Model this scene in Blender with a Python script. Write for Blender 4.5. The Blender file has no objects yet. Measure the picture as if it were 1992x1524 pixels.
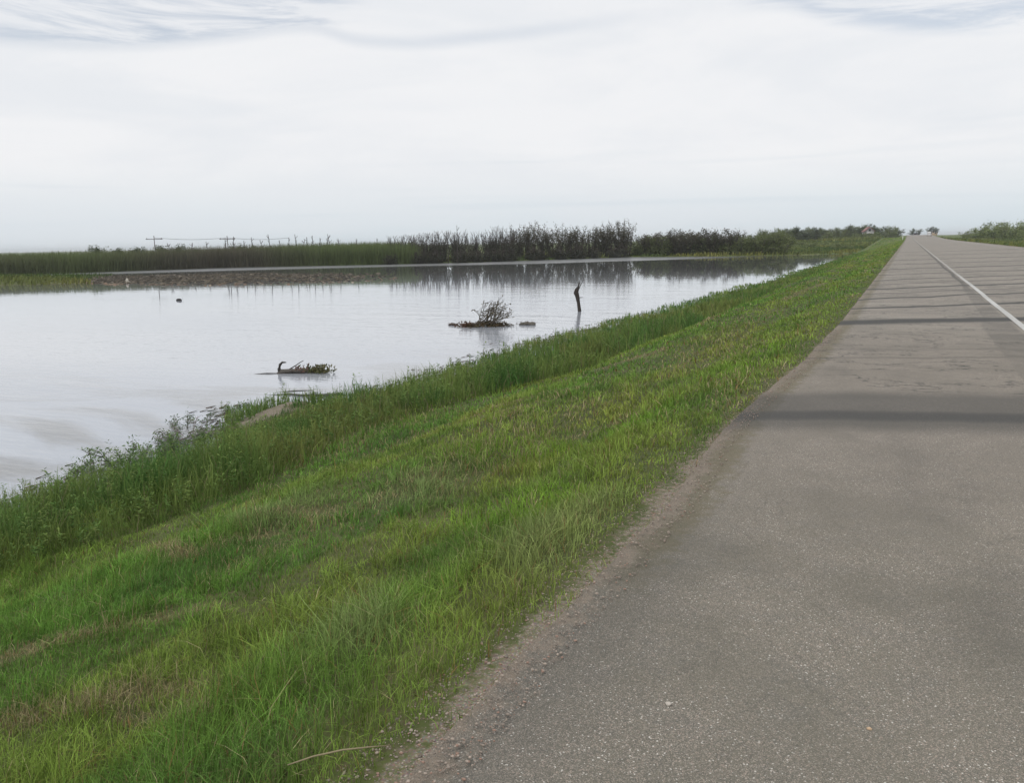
import bpy, math, random
import numpy as np

# ------------------------------------------------------------------ camera
sc = bpy.context.scene
COL = sc.collection
cam_d = bpy.data.cameras.new("camera")
cam = bpy.data.objects.new("camera", cam_d)
COL.objects.link(cam)
cam.location = (0, 0, 1.6)
cam.rotation_euler = (1.3917407, 0.0183647, 0.4427282)
cam_d.sensor_width = 36.0
cam_d.lens = 36.0 * 1600.0 / 1992.0
cam_d.clip_start = 0.05
cam_d.clip_end = 9000
sc.camera = cam

# ------------------------------------------------------------------ light
SUN_EL, SUN_AZ = math.radians(52), math.radians(205)
world = bpy.data.worlds.new("World")
sc.world = world
world.use_nodes = True


class NT:
    """small helper to write node graphs"""
    def __init__(self, tree):
        self.t = tree
        self.n = tree.nodes
        self.n.clear()

    def node(self, typ, **kw):
        nd = self.n.new(typ)
        ins = kw.pop('ins', {})
        for k, v in kw.items():
            setattr(nd, k, v)
        for k, v in ins.items():
            self.put(nd.inputs[k], v)
        return nd

    def put(self, sock, v):
        if isinstance(v, bpy.types.NodeSocket):
            self.t.links.new(v, sock)
        else:
            sock.default_value = v

    def math(self, op, a, b=0.0, c=0.0, clamp=False):
        nd = self.n.new('ShaderNodeMath')
        nd.operation = op
        nd.use_clamp = clamp
        self.put(nd.inputs[0], a)
        self.put(nd.inputs[1], b)
        self.put(nd.inputs[2], c)
        return nd.outputs[0]

    def mix(self, f, a, b, mode='MIX'):
        nd = self.n.new('ShaderNodeMix')
        nd.data_type = 'RGBA'
        nd.blend_type = mode
        nd.clamp_factor = True
        self.put(nd.inputs[0], f)
        self.put(nd.inputs[6], a if isinstance(a, bpy.types.NodeSocket) else tuple(a) + (1,))
        self.put(nd.inputs[7], b if isinstance(b, bpy.types.NodeSocket) else tuple(b) + (1,))
        return nd.outputs[2]

    def smooth(self, v, lo, hi):
        nd = self.n.new('ShaderNodeMapRange')
        nd.interpolation_type = 'SMOOTHSTEP'
        self.put(nd.inputs[0], v)
        self.put(nd.inputs[1], lo)
        self.put(nd.inputs[2], hi)
        return nd.outputs[0]

    def noise(self, vec, scale=1.0, detail=2.0, rough=0.5, dist=0.0, out=0):
        nd = self.n.new('ShaderNodeTexNoise')
        self.put(nd.inputs['Vector'], vec)
        self.put(nd.inputs['Scale'], scale)
        self.put(nd.inputs['Detail'], detail)
        self.put(nd.inputs['Roughness'], rough)
        self.put(nd.inputs['Distortion'], dist)
        return nd.outputs[out]

    def vscale(self, vec, s, off=(0, 0, 0)):
        nd = self.n.new('ShaderNodeMapping')
        self.put(nd.inputs['Vector'], vec)
        nd.inputs['Location'].default_value = off
        nd.inputs['Scale'].default_value = s
        return nd.outputs[0]

    def sep(self, vec):
        nd = self.n.new('ShaderNodeSeparateXYZ')
        self.put(nd.inputs[0], vec)
        return nd.outputs

    def comb(self, x, y, z):
        nd = self.n.new('ShaderNodeCombineXYZ')
        for i, v in enumerate((x, y, z)):
            self.put(nd.inputs[i], v)
        return nd.outputs[0]


w = NT(world.node_tree)
wout = w.node('ShaderNodeOutputWorld')
tc = w.node('ShaderNodeTexCoord').outputs['Generated']
sky = w.node('ShaderNodeTexSky', sky_type='NISHITA', sun_disc=False, sun_elevation=SUN_EL,
             sun_rotation=SUN_AZ, air_density=1.0, dust_density=2.0)
sx, sy, sz = w.sep(tc)
el = w.math('ARCSINE', sz)                       # elevation angle of the direction
az = w.math('ARCTAN2', sx, sy)                   # azimuth from the road's direction
sv = w.comb(az, w.math('MULTIPLY', el, 4.0), 0.0)
n_big = w.noise(sv, 2.6, 6, 0.6, 0.4)
n_wisp = w.noise(w.comb(w.math('ADD', w.math('MULTIPLY', az, 5.0), w.math('MULTIPLY', el, 9.0)), w.math('MULTIPLY', el, 34.0), 3.0), 1.0, 8, 0.66, 0.5)
n_edge = w.noise(w.comb(az, 0.0, 7.0), 3.4, 3, 0.45)
# lower rim of the thin blue openings, well above the horizon
rim_c = w.node('ShaderNodeFloatCurve')
cv = rim_c.mapping.curves[0]
RIM = [(-1.2, .21), (-.97, .203), (-.84, .208), (-.75, .222), (-.67, .234), (-.61, .221), (-.46, .224), (-.29, .241), (-.15, .241), (-.077, .218), (.05, .196), (.3, .2)]
for i, (a_, e_) in enumerate(RIM):
    p_ = ((a_ + 1.2) / 1.5, e_)
    if i == 0: cv.points[0].location = p_
    elif i == len(RIM) - 1: cv.points[-1].location = p_
    else: cv.points.new(*p_)
rim_c.mapping.update()
w.put(rim_c.inputs[1], w.math('DIVIDE', w.math('ADD', az, 1.2), 1.5, clamp=True))
up_ = w.math('SUBTRACT', w.math('SUBTRACT', el, rim_c.outputs[0]), w.math('MULTIPLY', w.math('SUBTRACT', n_edge, .5), .012))
above = w.smooth(up_, -.006, .012)
fade = w.smooth(up_, .12, .03)
line = w.smooth(w.math('ABSOLUTE', w.math('SUBTRACT', up_, .004)), .012, 0.0)
zone = w.math('MAXIMUM', w.smooth(az, -.58, -.68), w.math('MULTIPLY', w.smooth(az, -.24, -.1), .85))
wisp = w.math('ADD', .12, w.math('MULTIPLY', w.smooth(n_wisp, 0.40, 0.62), .88))
opening = w.math('MULTIPLY', w.math('MULTIPLY', above, fade), w.math('MULTIPLY', zone, wisp))
opening = w.math('MAXIMUM', opening, w.math('MULTIPLY', line, w.math('MULTIPLY', w.smooth(az, -.2, -.5), .38)))
opening = w.math('MULTIPLY', opening, .5)
streak = w.noise(w.comb(w.math('MULTIPLY', az, 1.6), w.math('MULTIPLY', el, 40.0), 1.0), 1.0, 4, 0.55, 0.4)
cl = w.mix(w.smooth(el, 0.0, 0.10), (0.70, 0.78, 0.83), (0.905, 0.91, 0.925))
cl = w.mix(w.math('MULTIPLY', w.smooth(n_big, 0.40, 0.66), 0.6), cl, (0.79, 0.82, 0.86))
cl = w.mix(w.math('MULTIPLY', w.smooth(streak, 0.52, 0.75), w.math('MULTIPLY', w.smooth(el, 0.2, 0.04), 0.45)), cl, (0.70, 0.765, 0.82))
cl = w.mix(w.math('MULTIPLY', w.smooth(streak, 0.40, 0.2), w.math('MULTIPLY', w.smooth(el, 0.16, 0.03), 0.3)), cl, (0.86, 0.87, 0.885))
skyc = w.node('ShaderNodeBackground', ins={'Color': sky.outputs[0], 'Strength': 0.12})
zen = w.math('ADD', 1.0, w.math('MULTIPLY', w.smooth(el, 0.32, 1.2), 0.45))   # overcast: brighter overhead
cloud = w.node('ShaderNodeBackground', ins={'Color': cl, 'Strength': zen})
mx = w.node('ShaderNodeMixShader', ins={0: w.math('SUBTRACT', 0.97, opening)})
w.t.links.new(skyc.outputs[0], mx.inputs[1])
w.t.links.new(cloud.outputs[0], mx.inputs[2])
w.t.links.new(mx.outputs[0], wout.inputs[0])

sun_d = bpy.data.lights.new("sun", 'SUN')
sun_d.energy = 1.0
sun_d.angle = math.radians(14)
sun_d.color = (1.0, 0.95, 0.87)
sun = bpy.data.objects.new("sun", sun_d)
sun.rotation_euler = (math.pi / 2 - SUN_EL, 0, math.pi - SUN_AZ)
COL.objects.link(sun)

vs = sc.view_settings
vs.view_transform = 'Standard'
vs.look = 'None'
vs.exposure = 0.0
vs.gamma = 1.0
sc.cycles.max_bounces = 6
sc.cycles.transparent_max_bounces = 6

# ------------------------------------------------------------------ helpers
rng = np.random.default_rng(11)
random.seed(5)


def tag(o, label=None, cat=None, group=None, kind=None):
    if label: o['label'] = label
    if cat: o['category'] = cat
    if group: o['group'] = group
    if kind: o['kind'] = kind
    return o


def link_mesh(name, me, mat=None, parent=None):
    if mat: me.materials.append(mat)
    o = bpy.data.objects.new(name, me)
    COL.objects.link(o)
    if parent: o.parent = parent
    return o


def np_mesh(name, V, F, cols=None, smooth=False):
    """V (n,3); F list of (m,k) index arrays; cols per-vertex rgb"""
    me = bpy.data.meshes.new(name)
    V = np.ascontiguousarray(V, dtype=np.float32)
    me.vertices.add(len(V))
    me.vertices.foreach_set('co', V.ravel())
    F = [np.asarray(f, dtype=np.int32) for f in F if len(f)]
    loops = np.concatenate([f.ravel() for f in F])
    sizes = np.concatenate([np.full(len(f), f.shape[1], dtype=np.int32) for f in F])
    starts = np.concatenate([[0], np.cumsum(sizes)[:-1]]).astype(np.int32)
    me.loops.add(len(loops))
    me.loops.foreach_set('vertex_index', loops)
    me.polygons.add(len(sizes))
    me.polygons.foreach_set('loop_start', starts)
    if smooth:
        me.polygons.foreach_set('use_smooth', np.ones(len(sizes), dtype=bool))
    if cols is not None:
        a = me.attributes.new('tint', 'FLOAT_COLOR', 'POINT')
        c = np.ones((len(V), 4), dtype=np.float32)
        c[:, :3] = cols
        a.data.foreach_set('color', c.ravel())
    me.update(calc_edges=True)
    return me


def vnoise(x, y, seed):
    """value noise 0..1, bilinear with smooth weights"""
    g = np.random.default_rng(seed).random((256, 256))
    xi = np.floor(x).astype(int); yi = np.floor(y).astype(int)
    fx = x - xi; fy = y - yi
    fx = fx * fx * (3 - 2 * fx); fy = fy * fy * (3 - 2 * fy)
    a = g[xi & 255, yi & 255]; b = g[(xi + 1) & 255, yi & 255]
    c = g[xi & 255, (yi + 1) & 255]; d = g[(xi + 1) & 255, (yi + 1) & 255]
    return (a * (1 - fx) + b * fx) * (1 - fy) + (c * (1 - fx) + d * fx) * fy


def fbm(x, y, seed, o=3):
    s = 0; amp = 1; tot = 0
    for k in range(o):
        s = s + amp * vnoise(x * 2 ** k, y * 2 ** k, seed + k); tot += amp; amp *= 0.5
    return s / tot


def sstep(a, b, v):
    t = np.clip((v - a) / (b - a), 0, 1)
    return t * t * (3 - 2 * t)


class Geo:
    """collects tubes, leaf quads and lumps into one mesh"""
    def __init__(self):
        self.V = []; self.Q = []; self.T = []; self.C = []; self.n = 0

    def add(self, V, Q=None, T=None, col=(1, 1, 1)):
        V = np.asarray(V, float).reshape(-1, 3)
        if Q is not None and len(Q): self.Q.append(np.asarray(Q) + self.n)
        if T is not None and len(T): self.T.append(np.asarray(T) + self.n)
        self.V.append(V)
        self.C.append(np.broadcast_to(np.asarray(col, float), V.shape).copy())
        self.n += len(V)

    def tube(self, pts, rad, sides=6, col=(1, 1, 1), jag=0.0):
        pts = np.asarray(pts, float); rad = np.broadcast_to(rad, len(pts))
        V = []
        for i, p in enumerate(pts):
            d = pts[min(i + 1, len(pts) - 1)] - pts[max(i - 1, 0)]
            d = d / (np.linalg.norm(d) + 1e-9)
            u = np.cross(d, (0.31, 0.2, 0.93)); u /= np.linalg.norm(u) + 1e-9
            v = np.cross(d, u)
            for k in range(sides):
                a = 2 * math.pi * k / sides
                r = rad[i] * (1 + jag * random.uniform(-1, 1))
                V.append(p + r * (math.cos(a) * u + math.sin(a) * v))
        Q = []
        for i in range(len(pts) - 1):
            for k in range(sides):
                a = i * sides + k; b = i * sides + (k + 1) % sides
                Q.append((a, b, b + sides, a + sides))
        n = len(V)
        V += [pts[0], pts[-1]]
        T = [(n, (k + 1) % sides, k) for k in range(sides)]
        m = (len(pts) - 1) * sides
        T += [(n + 1, m + k, m + (k + 1) % sides) for k in range(sides)]
        self.add(V, Q, T, col)

    def leaves(self, P, size, cols, up=0.3, aspect=2.2, fold=True):
        """pointed leaf quads at points P with random directions"""
        N = len(P)
        if not N: return
        d = rng.normal(size=(N, 3)); d[:, 2] += up
        d /= np.linalg.norm(d, axis=1)[:, None]
        u = np.cross(d, rng.normal(size=(N, 3))); u /= np.linalg.norm(u, axis=1)[:, None] + 1e-9
        L = np.broadcast_to(size, N)[:, None] * rng.uniform(.6, 1.3, (N, 1))
        W = L / aspect
        V = np.stack([P, P + d * L * .45 + u * W * .5, P + d * L, P + d * L * .45 - u * W * .5], 1).reshape(-1, 3)
        q = np.arange(N)[:, None] * 4 + np.arange(4)
        self.add(V, q, None, np.repeat(np.broadcast_to(cols, (N, 3)), 4, 0))

    def lump(self, c, r, seed=0, col=(1, 1, 1), rough=.25):
        """uneven stone or clod"""
        rr = np.random.default_rng(seed)
        ns, nr = 8, 5
        V = [(0, 0, -1)]
        for i in range(1, nr):
            ph = -math.pi / 2 + math.pi * i / nr
            for k in range(ns):
                a = 2 * math.pi * k / ns
                V.append((math.cos(ph) * math.cos(a), math.cos(ph) * math.sin(a), math.sin(ph)))
        V.append((0, 0, 1))
        V = np.array(V) * (1 + rough * rr.uniform(-1, 1, (len(V), 1))) * np.asarray(r) + np.asarray(c)
        Q = []; T = []
        for i in range(nr - 2):
            for k in range(ns):
                a = 1 + i * ns + k; b = 1 + i * ns + (k + 1) % ns
                Q.append((a, b, b + ns, a + ns))
        T += [(0, 1 + (k + 1) % ns, 1 + k) for k in range(ns)]
        m = 1 + (nr - 2) * ns
        T += [(len(V) - 1, m + k, m + (k + 1) % ns) for k in range(ns)]
        self.add(V, Q, T, col)

    def box(self, a, b, col=(1, 1, 1), taper=None):
        x0, y0, z0 = a; x1, y1, z1 = b
        t = taper or (0, 0, 0, 0)        # inset of the top face on x0,x1,y0,y1
        V = [(x0, y0, z0), (x1, y0, z0), (x1, y1, z0), (x0, y1, z0),
             (x0 + t[0], y0 + t[2], z1), (x1 - t[1], y0 + t[2], z1), (x1 - t[1], y1 - t[3], z1), (x0 + t[0], y1 - t[3], z1)]
        Q = [(3, 2, 1, 0), (4, 5, 6, 7), (0, 1, 5, 4), (1, 2, 6, 5), (2, 3, 7, 6), (3, 0, 4, 7)]
        self.add(V, Q, None, col)

    def build(self, name, mat, parent=None, smooth=False):
        V = np.concatenate(self.V)
        F = []
        if self.Q: F.append(np.concatenate(self.Q))
        if self.T: F.append(np.concatenate(self.T))
        return link_mesh(name, np_mesh(name, V, F, np.concatenate(self.C), smooth), mat, parent)


def empty(name, loc, rz=0, sc_=1.0):
    o = bpy.data.objects.new(name, None)
    COL.objects.link(o)
    o.location = loc
    o.rotation_euler = (0, 0, rz)
    o.scale = (sc_,) * 3 if not hasattr(sc_, '__len__') else sc_
    o.empty_display_size = 0.2
    return o


# ------------------------------------------------------------------ materials
def new_mat(name):
    m = bpy.data.materials.new(name)
    m.use_nodes = True
    t = NT(m.node_tree)
    out = t.node('ShaderNodeOutputMaterial')
    return m, t, out


def leaf_mat(name, trans=0.3, var=0.25, spec=0.12, rough=0.55):
    m, t, out = new_mat(name)
    a = t.node('ShaderNodeAttribute', attribute_name='tint').outputs['Color']
    pos = t.node('ShaderNodeNewGeometry').outputs['Position']
    oi = t.node('ShaderNodeObjectInfo').outputs['Random']
    n = t.noise(pos, 9.0, 2)
    f = t.math('ADD', 1 - var / 2, t.math('MULTIPLY', n, var))
    f = t.math('MULTIPLY', f, t.math('ADD', .85, t.math('MULTIPLY', oi, .3)))
    c = t.mix(1.0, a, t.comb(f, f, f), 'MULTIPLY')
    b = t.node('ShaderNodeBsdfPrincipled', ins={'Base Color': c, 'Roughness': rough, 'Specular IOR Level': spec})
    tr = t.node('ShaderNodeBsdfTranslucent', ins={'Color': c})
    mx = t.node('ShaderNodeMixShader', ins={0: trans, 1: b.outputs[0], 2: tr.outputs[0]})
    t.t.links.new(mx.outputs[0], out.inputs[0])
    return m


def plain_mat(name, col, rough=.7, var=.3, scale=8.0, spec=.3, use_tint=False, bump=0.0, metallic=0.0):
    m, t, out = new_mat(name)
    tcn = t.node('ShaderNodeTexCoord').outputs['Object']
    n = t.noise(tcn, scale, 4, .6)
    f = t.math('ADD', 1 - var / 2, t.math('MULTIPLY', n, var))
    base = t.node('ShaderNodeAttribute', attribute_name='tint').outputs['Color'] if use_tint else tuple(col)
    c = t.mix(1.0, base, t.comb(f, f, f), 'MULTIPLY')
    b = t.node('ShaderNodeBsdfPrincipled', ins={'Base Color': c, 'Roughness': rough, 'Specular IOR Level': spec, 'Metallic': metallic})
    if bump:
        bp = t.node('ShaderNodeBump', ins={'Strength': bump, 'Distance': .02, 'Height': n})
        t.put(b.inputs['Normal'], bp.outputs[0])
    t.t.links.new(b.outputs[0], out.inputs[0])
    return m


M_grass = leaf_mat('grass_blades', .22, spec=.06)
M_leaf = leaf_mat('leaves', .25)
M_bark = plain_mat('bark', (1, 1, 1), .85, .5, 14, .2, True, .6)
M_stone = plain_mat('stone', (1, 1, 1), .85, .4, 40, .25, True)
M_clod = plain_mat('wet_debris', (1, 1, 1), .7, .5, 9, .3, True, .4)

# ------------------------------------------------------------------ terrain
WATER = -2.2
FAR = np.array([(-900, -420), (-420, -120), (-200, 40), (-134, 88), (-128, 104), (-121, 121), (-106, 131), (-93, 138), (-80, 146),
                (-74, 158), (-58, 186), (-36, 183), (-20, 189), (-11, 205), (-6, 215), (60, 240)], float)
ISLET = np.array([(-165, 50), (-124, 85), (-108, 88), (-94, 71), (-84, 65.5), (-94, 60.5), (-122, 42)], float)
MAT_ = np.array([(-110, 86), (-86, 97), (-62, 95), (-50, 78), (-54, 69), (-66, 63.5), (-84, 65), (-96, 71)], float)


def inside(P, poly):
    x, y = P[..., 0], P[..., 1]
    r = np.zeros(x.shape, bool)
    j = len(poly) - 1
    for i in range(len(poly)):
        xi, yi = poly[i]; xj, yj = poly[j]
        c = ((yi > y) != (yj > y)) & (x < (xj - xi) * (y - yi) / (yj - yi + 1e-12) + xi)
        r ^= c; j = i
    return r


def poly_dist(P, poly):
    """signed distance, positive inside"""
    d = np.full(P.shape[:-1], 1e9)
    for i in range(len(poly)):
        a = poly[i]; b = poly[(i + 1) % len(poly)]
        ab = b - a
        t = np.clip(((P - a) @ ab) / (ab @ ab), 0, 1)
        d = np.minimum(d, np.linalg.norm(P - a - t[..., None] * ab, axis=-1))
    return np.where(inside(P, poly), d, -d)


def edge_x(Y):      # left edge of the asphalt
    return np.interp(Y, [0, 2, 5, 6.5, 8, 11, 17, 60], [-1.32, -1.3, -1.25, -1.32, -1.32, -1.17, -1.07, -1.06]) + \
        .035 * (vnoise(Y * 1.7, Y * 0 + .5, 3) - .5) + .03 * (vnoise(Y * 6, Y * 0 + .5, 4) - .5)


def grass_x(Y):     # where the grass begins, left of the gravel
    return np.interp(Y, [0, 2, 6, 7.5, 11, 17, 60], [-1.46, -1.45, -1.45, -1.42, -1.27, -1.12, -1.09]) + \
        .10 * (fbm(Y * .8, Y * 0 + .5, 8, 3) - .5)


def road_z(Y):      # the road lifts onto a crest far ahead
    return 1.75 * sstep(260, 640, Y)


def shore_x(Y):
    return np.interp(Y, [0, 8, 11, 13, 14.6, 16.0, 23, 36, 60, 104, 205],
                     [-12.0, -12.0, -12.1, -13.2, -14.3, -11.9, -12.2, -12.1, -11.7, -11.0, -10.6]) + np.interp(Y, [12, 60], [.9, 2.0]) * (fbm(Y * .35, Y * 0 + .5, 15, 3) - .5)


def spit(X, Y):     # low bare mud ridge beside the little grassy spit
    return sstep(1.0, .25, np.abs(X + 12.45 + .20 * (Y - 13.8))) * sstep(11.8, 12.8, Y) * sstep(16.2, 14.9, Y)


def height(X, Y):
    X = np.asarray(X, float); Y = np.asarray(Y, float)
    rz = road_z(Y)
    sh = shore_x(Y)
    n = fbm(X * .9 + 40, Y * .45 + 40, 21, 3) - .5
    slope = np.interp(X, [-9.2, -8.2, -1.45], [-1.72, -1.58, -.05])
    slope = slope + .22 * n * sstep(-1.6, -3.5, X)
    # a shallow terrace half way down, as a mower leaves it
    slope = slope + .10 * np.sin((X + 1.5) * 1.5 + .8 * fbm(Y * .08, Y * 0, 33, 2)) * sstep(-2.0, -3.0, X)
    slope = slope - .30 * sstep(-6.25, -6.75, X) * sstep(13, 24, Y)
    t0_ = -1.72 - .30 * sstep(13, 24, Y)
    toe = t0_ + (-2.25 - t0_) * sstep(0, 1, (X + 9.2) / (sh + 9.2))
    toe = toe + .21 * spit(X, Y)
    near = np.where(X > -9.2, slope, toe)
    bed = -2.25 - .5 * sstep(0, 5, sh - X)
    near = np.where(X < sh, bed, near)
    # far side
    P = np.stack([X, Y], -1)
    d = Y - np.interp(X, FAR[:, 0], FAR[:, 1]) + 3 * (fbm(X * .12, Y * .12, 5, 3) - .5)
    farz = -2.3 + .35 * sstep(-1, 7, d) + .35 * sstep(5, 40, d) + .25 * (fbm(X * .05, Y * .05, 6, 3) - .4) * sstep(10, 60, d)
    rise = 2.3 * sstep(225, 430, Y) * sstep(-150, -30, X)
    farz = farz + rise
    left = np.where(d > -1, np.maximum(farz, near), near)
    left = np.where((X > -9.2) & (Y > 180), np.maximum(slope + rz, np.where(d > 0, farz * 1.0, -9)), left + np.where(X > -9.2, rz, 0))
    isl = poly_dist(P, ISLET) if np.any(X < -60) else np.full(X.shape, -99.)
    left = np.maximum(left, np.where(isl > -2, -2.22 + .28 * sstep(0, 6, isl), -99))
    # right of the road
    vr = np.interp(X, [9.5, 12.6, 14.5, 24, 60], [-.05, -.05, -.55, -.75, -.45])
    right = vr + rz * .8 + .2 * n * sstep(13, 20, X)
    mid = rz - .05
    edge = -1.3
    out = np.where(X >= edge, np.where(X > 9.5, right, mid), np.where(X > -9.2, np.minimum(left, rz - .05), left))
    return out


def grid_axis(parts):
    out = []
    for a, b, st in parts:
        out.append(np.arange(a, b, st))
    return np.unique(np.round(np.concatenate(out), 4))


gx = np.concatenate([-np.geomspace(4500, 170, 22)[:-1], grid_axis([(-170, -40, 3), (-40, -16, 1.5), (-16, -9, .4), (-9, -2, .25), (-2, -.8, .06),
                     (-.8, 9, 2.5), (9, 16, .4), (16, 60, 4)]), np.geomspace(60, 4500, 20)])
gy = np.concatenate([-np.geomspace(900, 6, 10), grid_axis([(-5, 14, .25), (14, 40, .7), (40, 100, 2), (100, 260, 2.5), (260, 700, 12)]), np.geomspace(700, 6000, 22)])
GX, GY = np.meshgrid(gx, gy, indexing='ij')
GZ = height(GX, GY)
nx, ny = GX.shape
idx = np.arange(nx * ny).reshape(nx, ny)
quads = np.stack([idx[:-1, :-1], idx[1:, :-1], idx[1:, 1:], idx[:-1, 1:]], -1).reshape(-1, 4)
gcol = np.zeros((nx, ny, 3))
gcol[..., 0] = np.clip((GX - grass_x(GY)) * 1.3 + .38, 0, 1) * (GX < 0) + (GX >= 0) * np.clip((13.0 - GX) * 1.5, 0, 1)  # gravel mask
gcol[..., 0] = np.maximum(gcol[..., 0], .5 * sstep(.35, .8, spit(GX, GY)))
gcol[..., 1] = sstep(-2.12, -2.24, GZ)      # mud at and below the waterline
gcol[..., 2] = sstep(90, 170, np.hypot(GX, GY))
g_me = np_mesh('ground', np.stack([GX, GY, GZ], -1).reshape(-1, 3), [quads], gcol.reshape(-1, 3), True)

m, t, out = new_mat('ground_soil')
pos = t.node('ShaderNodeNewGeometry').outputs['Position']
msk = t.sep(t.node('ShaderNodeAttribute', attribute_name='tint').outputs['Color'])
n1 = t.noise(pos, 1.3, 5, .6)
n2 = t.noise(pos, 22, 4, .65)
n3 = t.noise(t.vscale(pos, (.9, .22, 1)), 1.0, 4, .6)
turf = t.mix(t.smooth(n1, .3, .7), (.048, .068, .02), (.078, .09, .03))
turf = t.mix(t.math('MULTIPLY', t.smooth(n3, .5, .72), .6), turf, (.17, .16, .065))
turf = t.mix(t.math('MULTIPLY', t.smooth(n2, .42, .62), .75), turf, t.mix(t.noise(pos, 60, 3, .6), (.035, .045, .016), (.13, .10, .06)))
n4 = t.noise(t.vscale(pos, (.05, .05, .05)), 1.0, 4, .6)
n5 = t.noise(t.vscale(pos, (.3, .6, .3)), 1.0, 4, .6)
field = t.mix(t.smooth(n4, .35, .65), (.065, .10, .03), (.12, .14, .04))
field = t.mix(t.math('MULTIPLY', t.smooth(n5, .5, .75), .5), field, (.17, .15, .06))
c = t.mix(msk[2], turf, field)
vor = t.node('ShaderNodeTexVoronoi', ins={'Vector': pos, 'Scale': 170.0})
vcol = vor.outputs['Color']
grav = t.mix(.35, (.19, .155, .12), vcol, 'OVERLAY')
grav = t.mix(t.smooth(t.sep(vcol)[0], .8, .95), grav, (.40, .36, .31))
grav = t.mix(t.math('MULTIPLY', n1, .6), grav, (.17, .135, .11))
c = t.mix(t.smooth(t.math('ADD', msk[0], t.math('ADD', t.math('MULTIPLY', t.math('SUBTRACT', n2, .5), .6), t.math('MULTIPLY', t.math('SUBTRACT', n1, .5), .5))), .36, .60), c, grav)
c = t.mix(t.smooth(t.math('ADD', msk[1], t.math('MULTIPLY', t.math('SUBTRACT', n1, .5), .8)), .4, .7), c, (.085, .07, .052))
b = t.node('ShaderNodeBsdfPrincipled', ins={'Base Color': c, 'Roughness': .9, 'Specular IOR Level': .15})
bp = t.node('ShaderNodeBump', ins={'Strength': .6, 'Distance': .02, 'Height': n2})
t.put(b.inputs['Normal'], bp.outputs[0])
t.t.links.new(b.outputs[0], out.inputs[0])
tag(link_mesh('ground', g_me, m), 'sloping roadside embankment and flat land round the flooded water', kind='structure')

# ------------------------------------------------------------------ water
m, t, out = new_mat('flood_water')
pos = t.node('ShaderNodeNewGeometry').outputs['Position']
px, py, pz = t.sep(pos)
def waves(scale, rot, det, rough, dist_):
    nd = t.node('ShaderNodeMapping')
    t.put(nd.inputs['Vector'], pos)
    nd.inputs['Rotation'].default_value = (0, 0, math.radians(rot))
    nd.inputs['Scale'].default_value = scale
    return t.noise(nd.outputs[0], 1.0, det, rough, dist_)


r1 = waves((1.1, 5.5, 1), -24, 3, .6, .3)
r2 = waves((.16, .75, 1), -30, 3, .5, .3)
r3 = t.noise(t.vscale(pos, (.05, .09, 1)), 1.0, 3, .5)
# wind lanes: a belt of ruffled water off the far bank, calmer patches elsewhere
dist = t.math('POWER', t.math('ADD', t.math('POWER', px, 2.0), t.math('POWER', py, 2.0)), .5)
bd = t.math('SUBTRACT', dist, t.math('MULTIPLY', t.math('MAXIMUM', t.math('ADD', px, 60), 0.0), .8))
belt = t.math('MULTIPLY', t.smooth(bd, 141, 158), t.smooth(px, -20, -45))
ruff = t.math('ADD', t.math('MULTIPLY', t.smooth(r3, .35, .7), .5), t.math('MULTIPLY', belt, 4.0))
h = t.math('ADD', t.math('MULTIPLY', r1, t.math('ADD', .02, t.math('MULTIPLY', t.math('MAXIMUM', t.smooth(dist, 110, 25), belt), .33))), t.math('MULTIPLY', r2, 1.0))
bp = t.node('ShaderNodeBump', ins={'Strength': t.math('ADD', t.math('ADD', .022, t.math('MULTIPLY', t.smooth(dist, 95, 14), .24)), t.math('MULTIPLY', ruff, t.math('ADD', .03, t.math('MULTIPLY', t.math('MAXIMUM', belt, t.smooth(dist, 100, 40)), .10)))), 'Distance': .10, 'Height': h})
r4 = waves((.12, .3, 1), -20, 5, .6, .8)
wc = t.mix(t.smooth(r3, .3, .7), (.31, .335, .38), (.38, .40, .435))
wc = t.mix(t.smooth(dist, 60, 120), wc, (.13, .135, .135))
wc = t.mix(t.math('MULTIPLY', t.smooth(r4, .44, .60), t.smooth(dist, 34, 16)), wc, (.19, .19, .185))
b = t.node('ShaderNodeBsdfPrincipled', ins={'Base Color': wc, 'Roughness': t.math('ADD', .012, t.math('MULTIPLY', belt, .3)), 'IOR': 1.5, 'Specular IOR Level': .62, 'Normal': bp.outputs[0]})
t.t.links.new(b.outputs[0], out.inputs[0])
wx = np.linspace(-900, 10, 60); wy = np.linspace(-500, 320, 60)
WX, WY = np.meshgrid(wx, wy, indexing='ij')
wi = np.arange(3600).reshape(60, 60)
wq = np.stack([wi[:-1, :-1], wi[1:, :-1], wi[1:, 1:], wi[:-1, 1:]], -1).reshape(-1, 4)
tag(link_mesh('water', np_mesh('water', np.stack([WX, WY, np.full(WX.shape, WATER)], -1).reshape(-1, 3), [wq]), m),
    'grey silty flood water reflecting the overcast sky', kind='structure')

# ------------------------------------------------------------------ road
ry = grid_axis([(-25, 0, 1), (0, 14, .08), (14, 60, .4), (60, 260, 4), (260, 700, 15)])
ry = np.concatenate([ry, np.geomspace(700, 3500, 10)])
rx = np.array([0, .12, .35, .75, 1.2, 2.4, 3.6, 5.0, 6.4, 7.8, 9.2, 10.6, 12.0, 13.0])   # offsets, first is the left edge


def road_pt(x, Y):
    z = road_z(Y) + .012 * (fbm(x * .5 + 3, Y * .35, 44, 2) - .5) - .012 * sstep(.5, 0, x - edge_x(Y))
    return z


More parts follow.
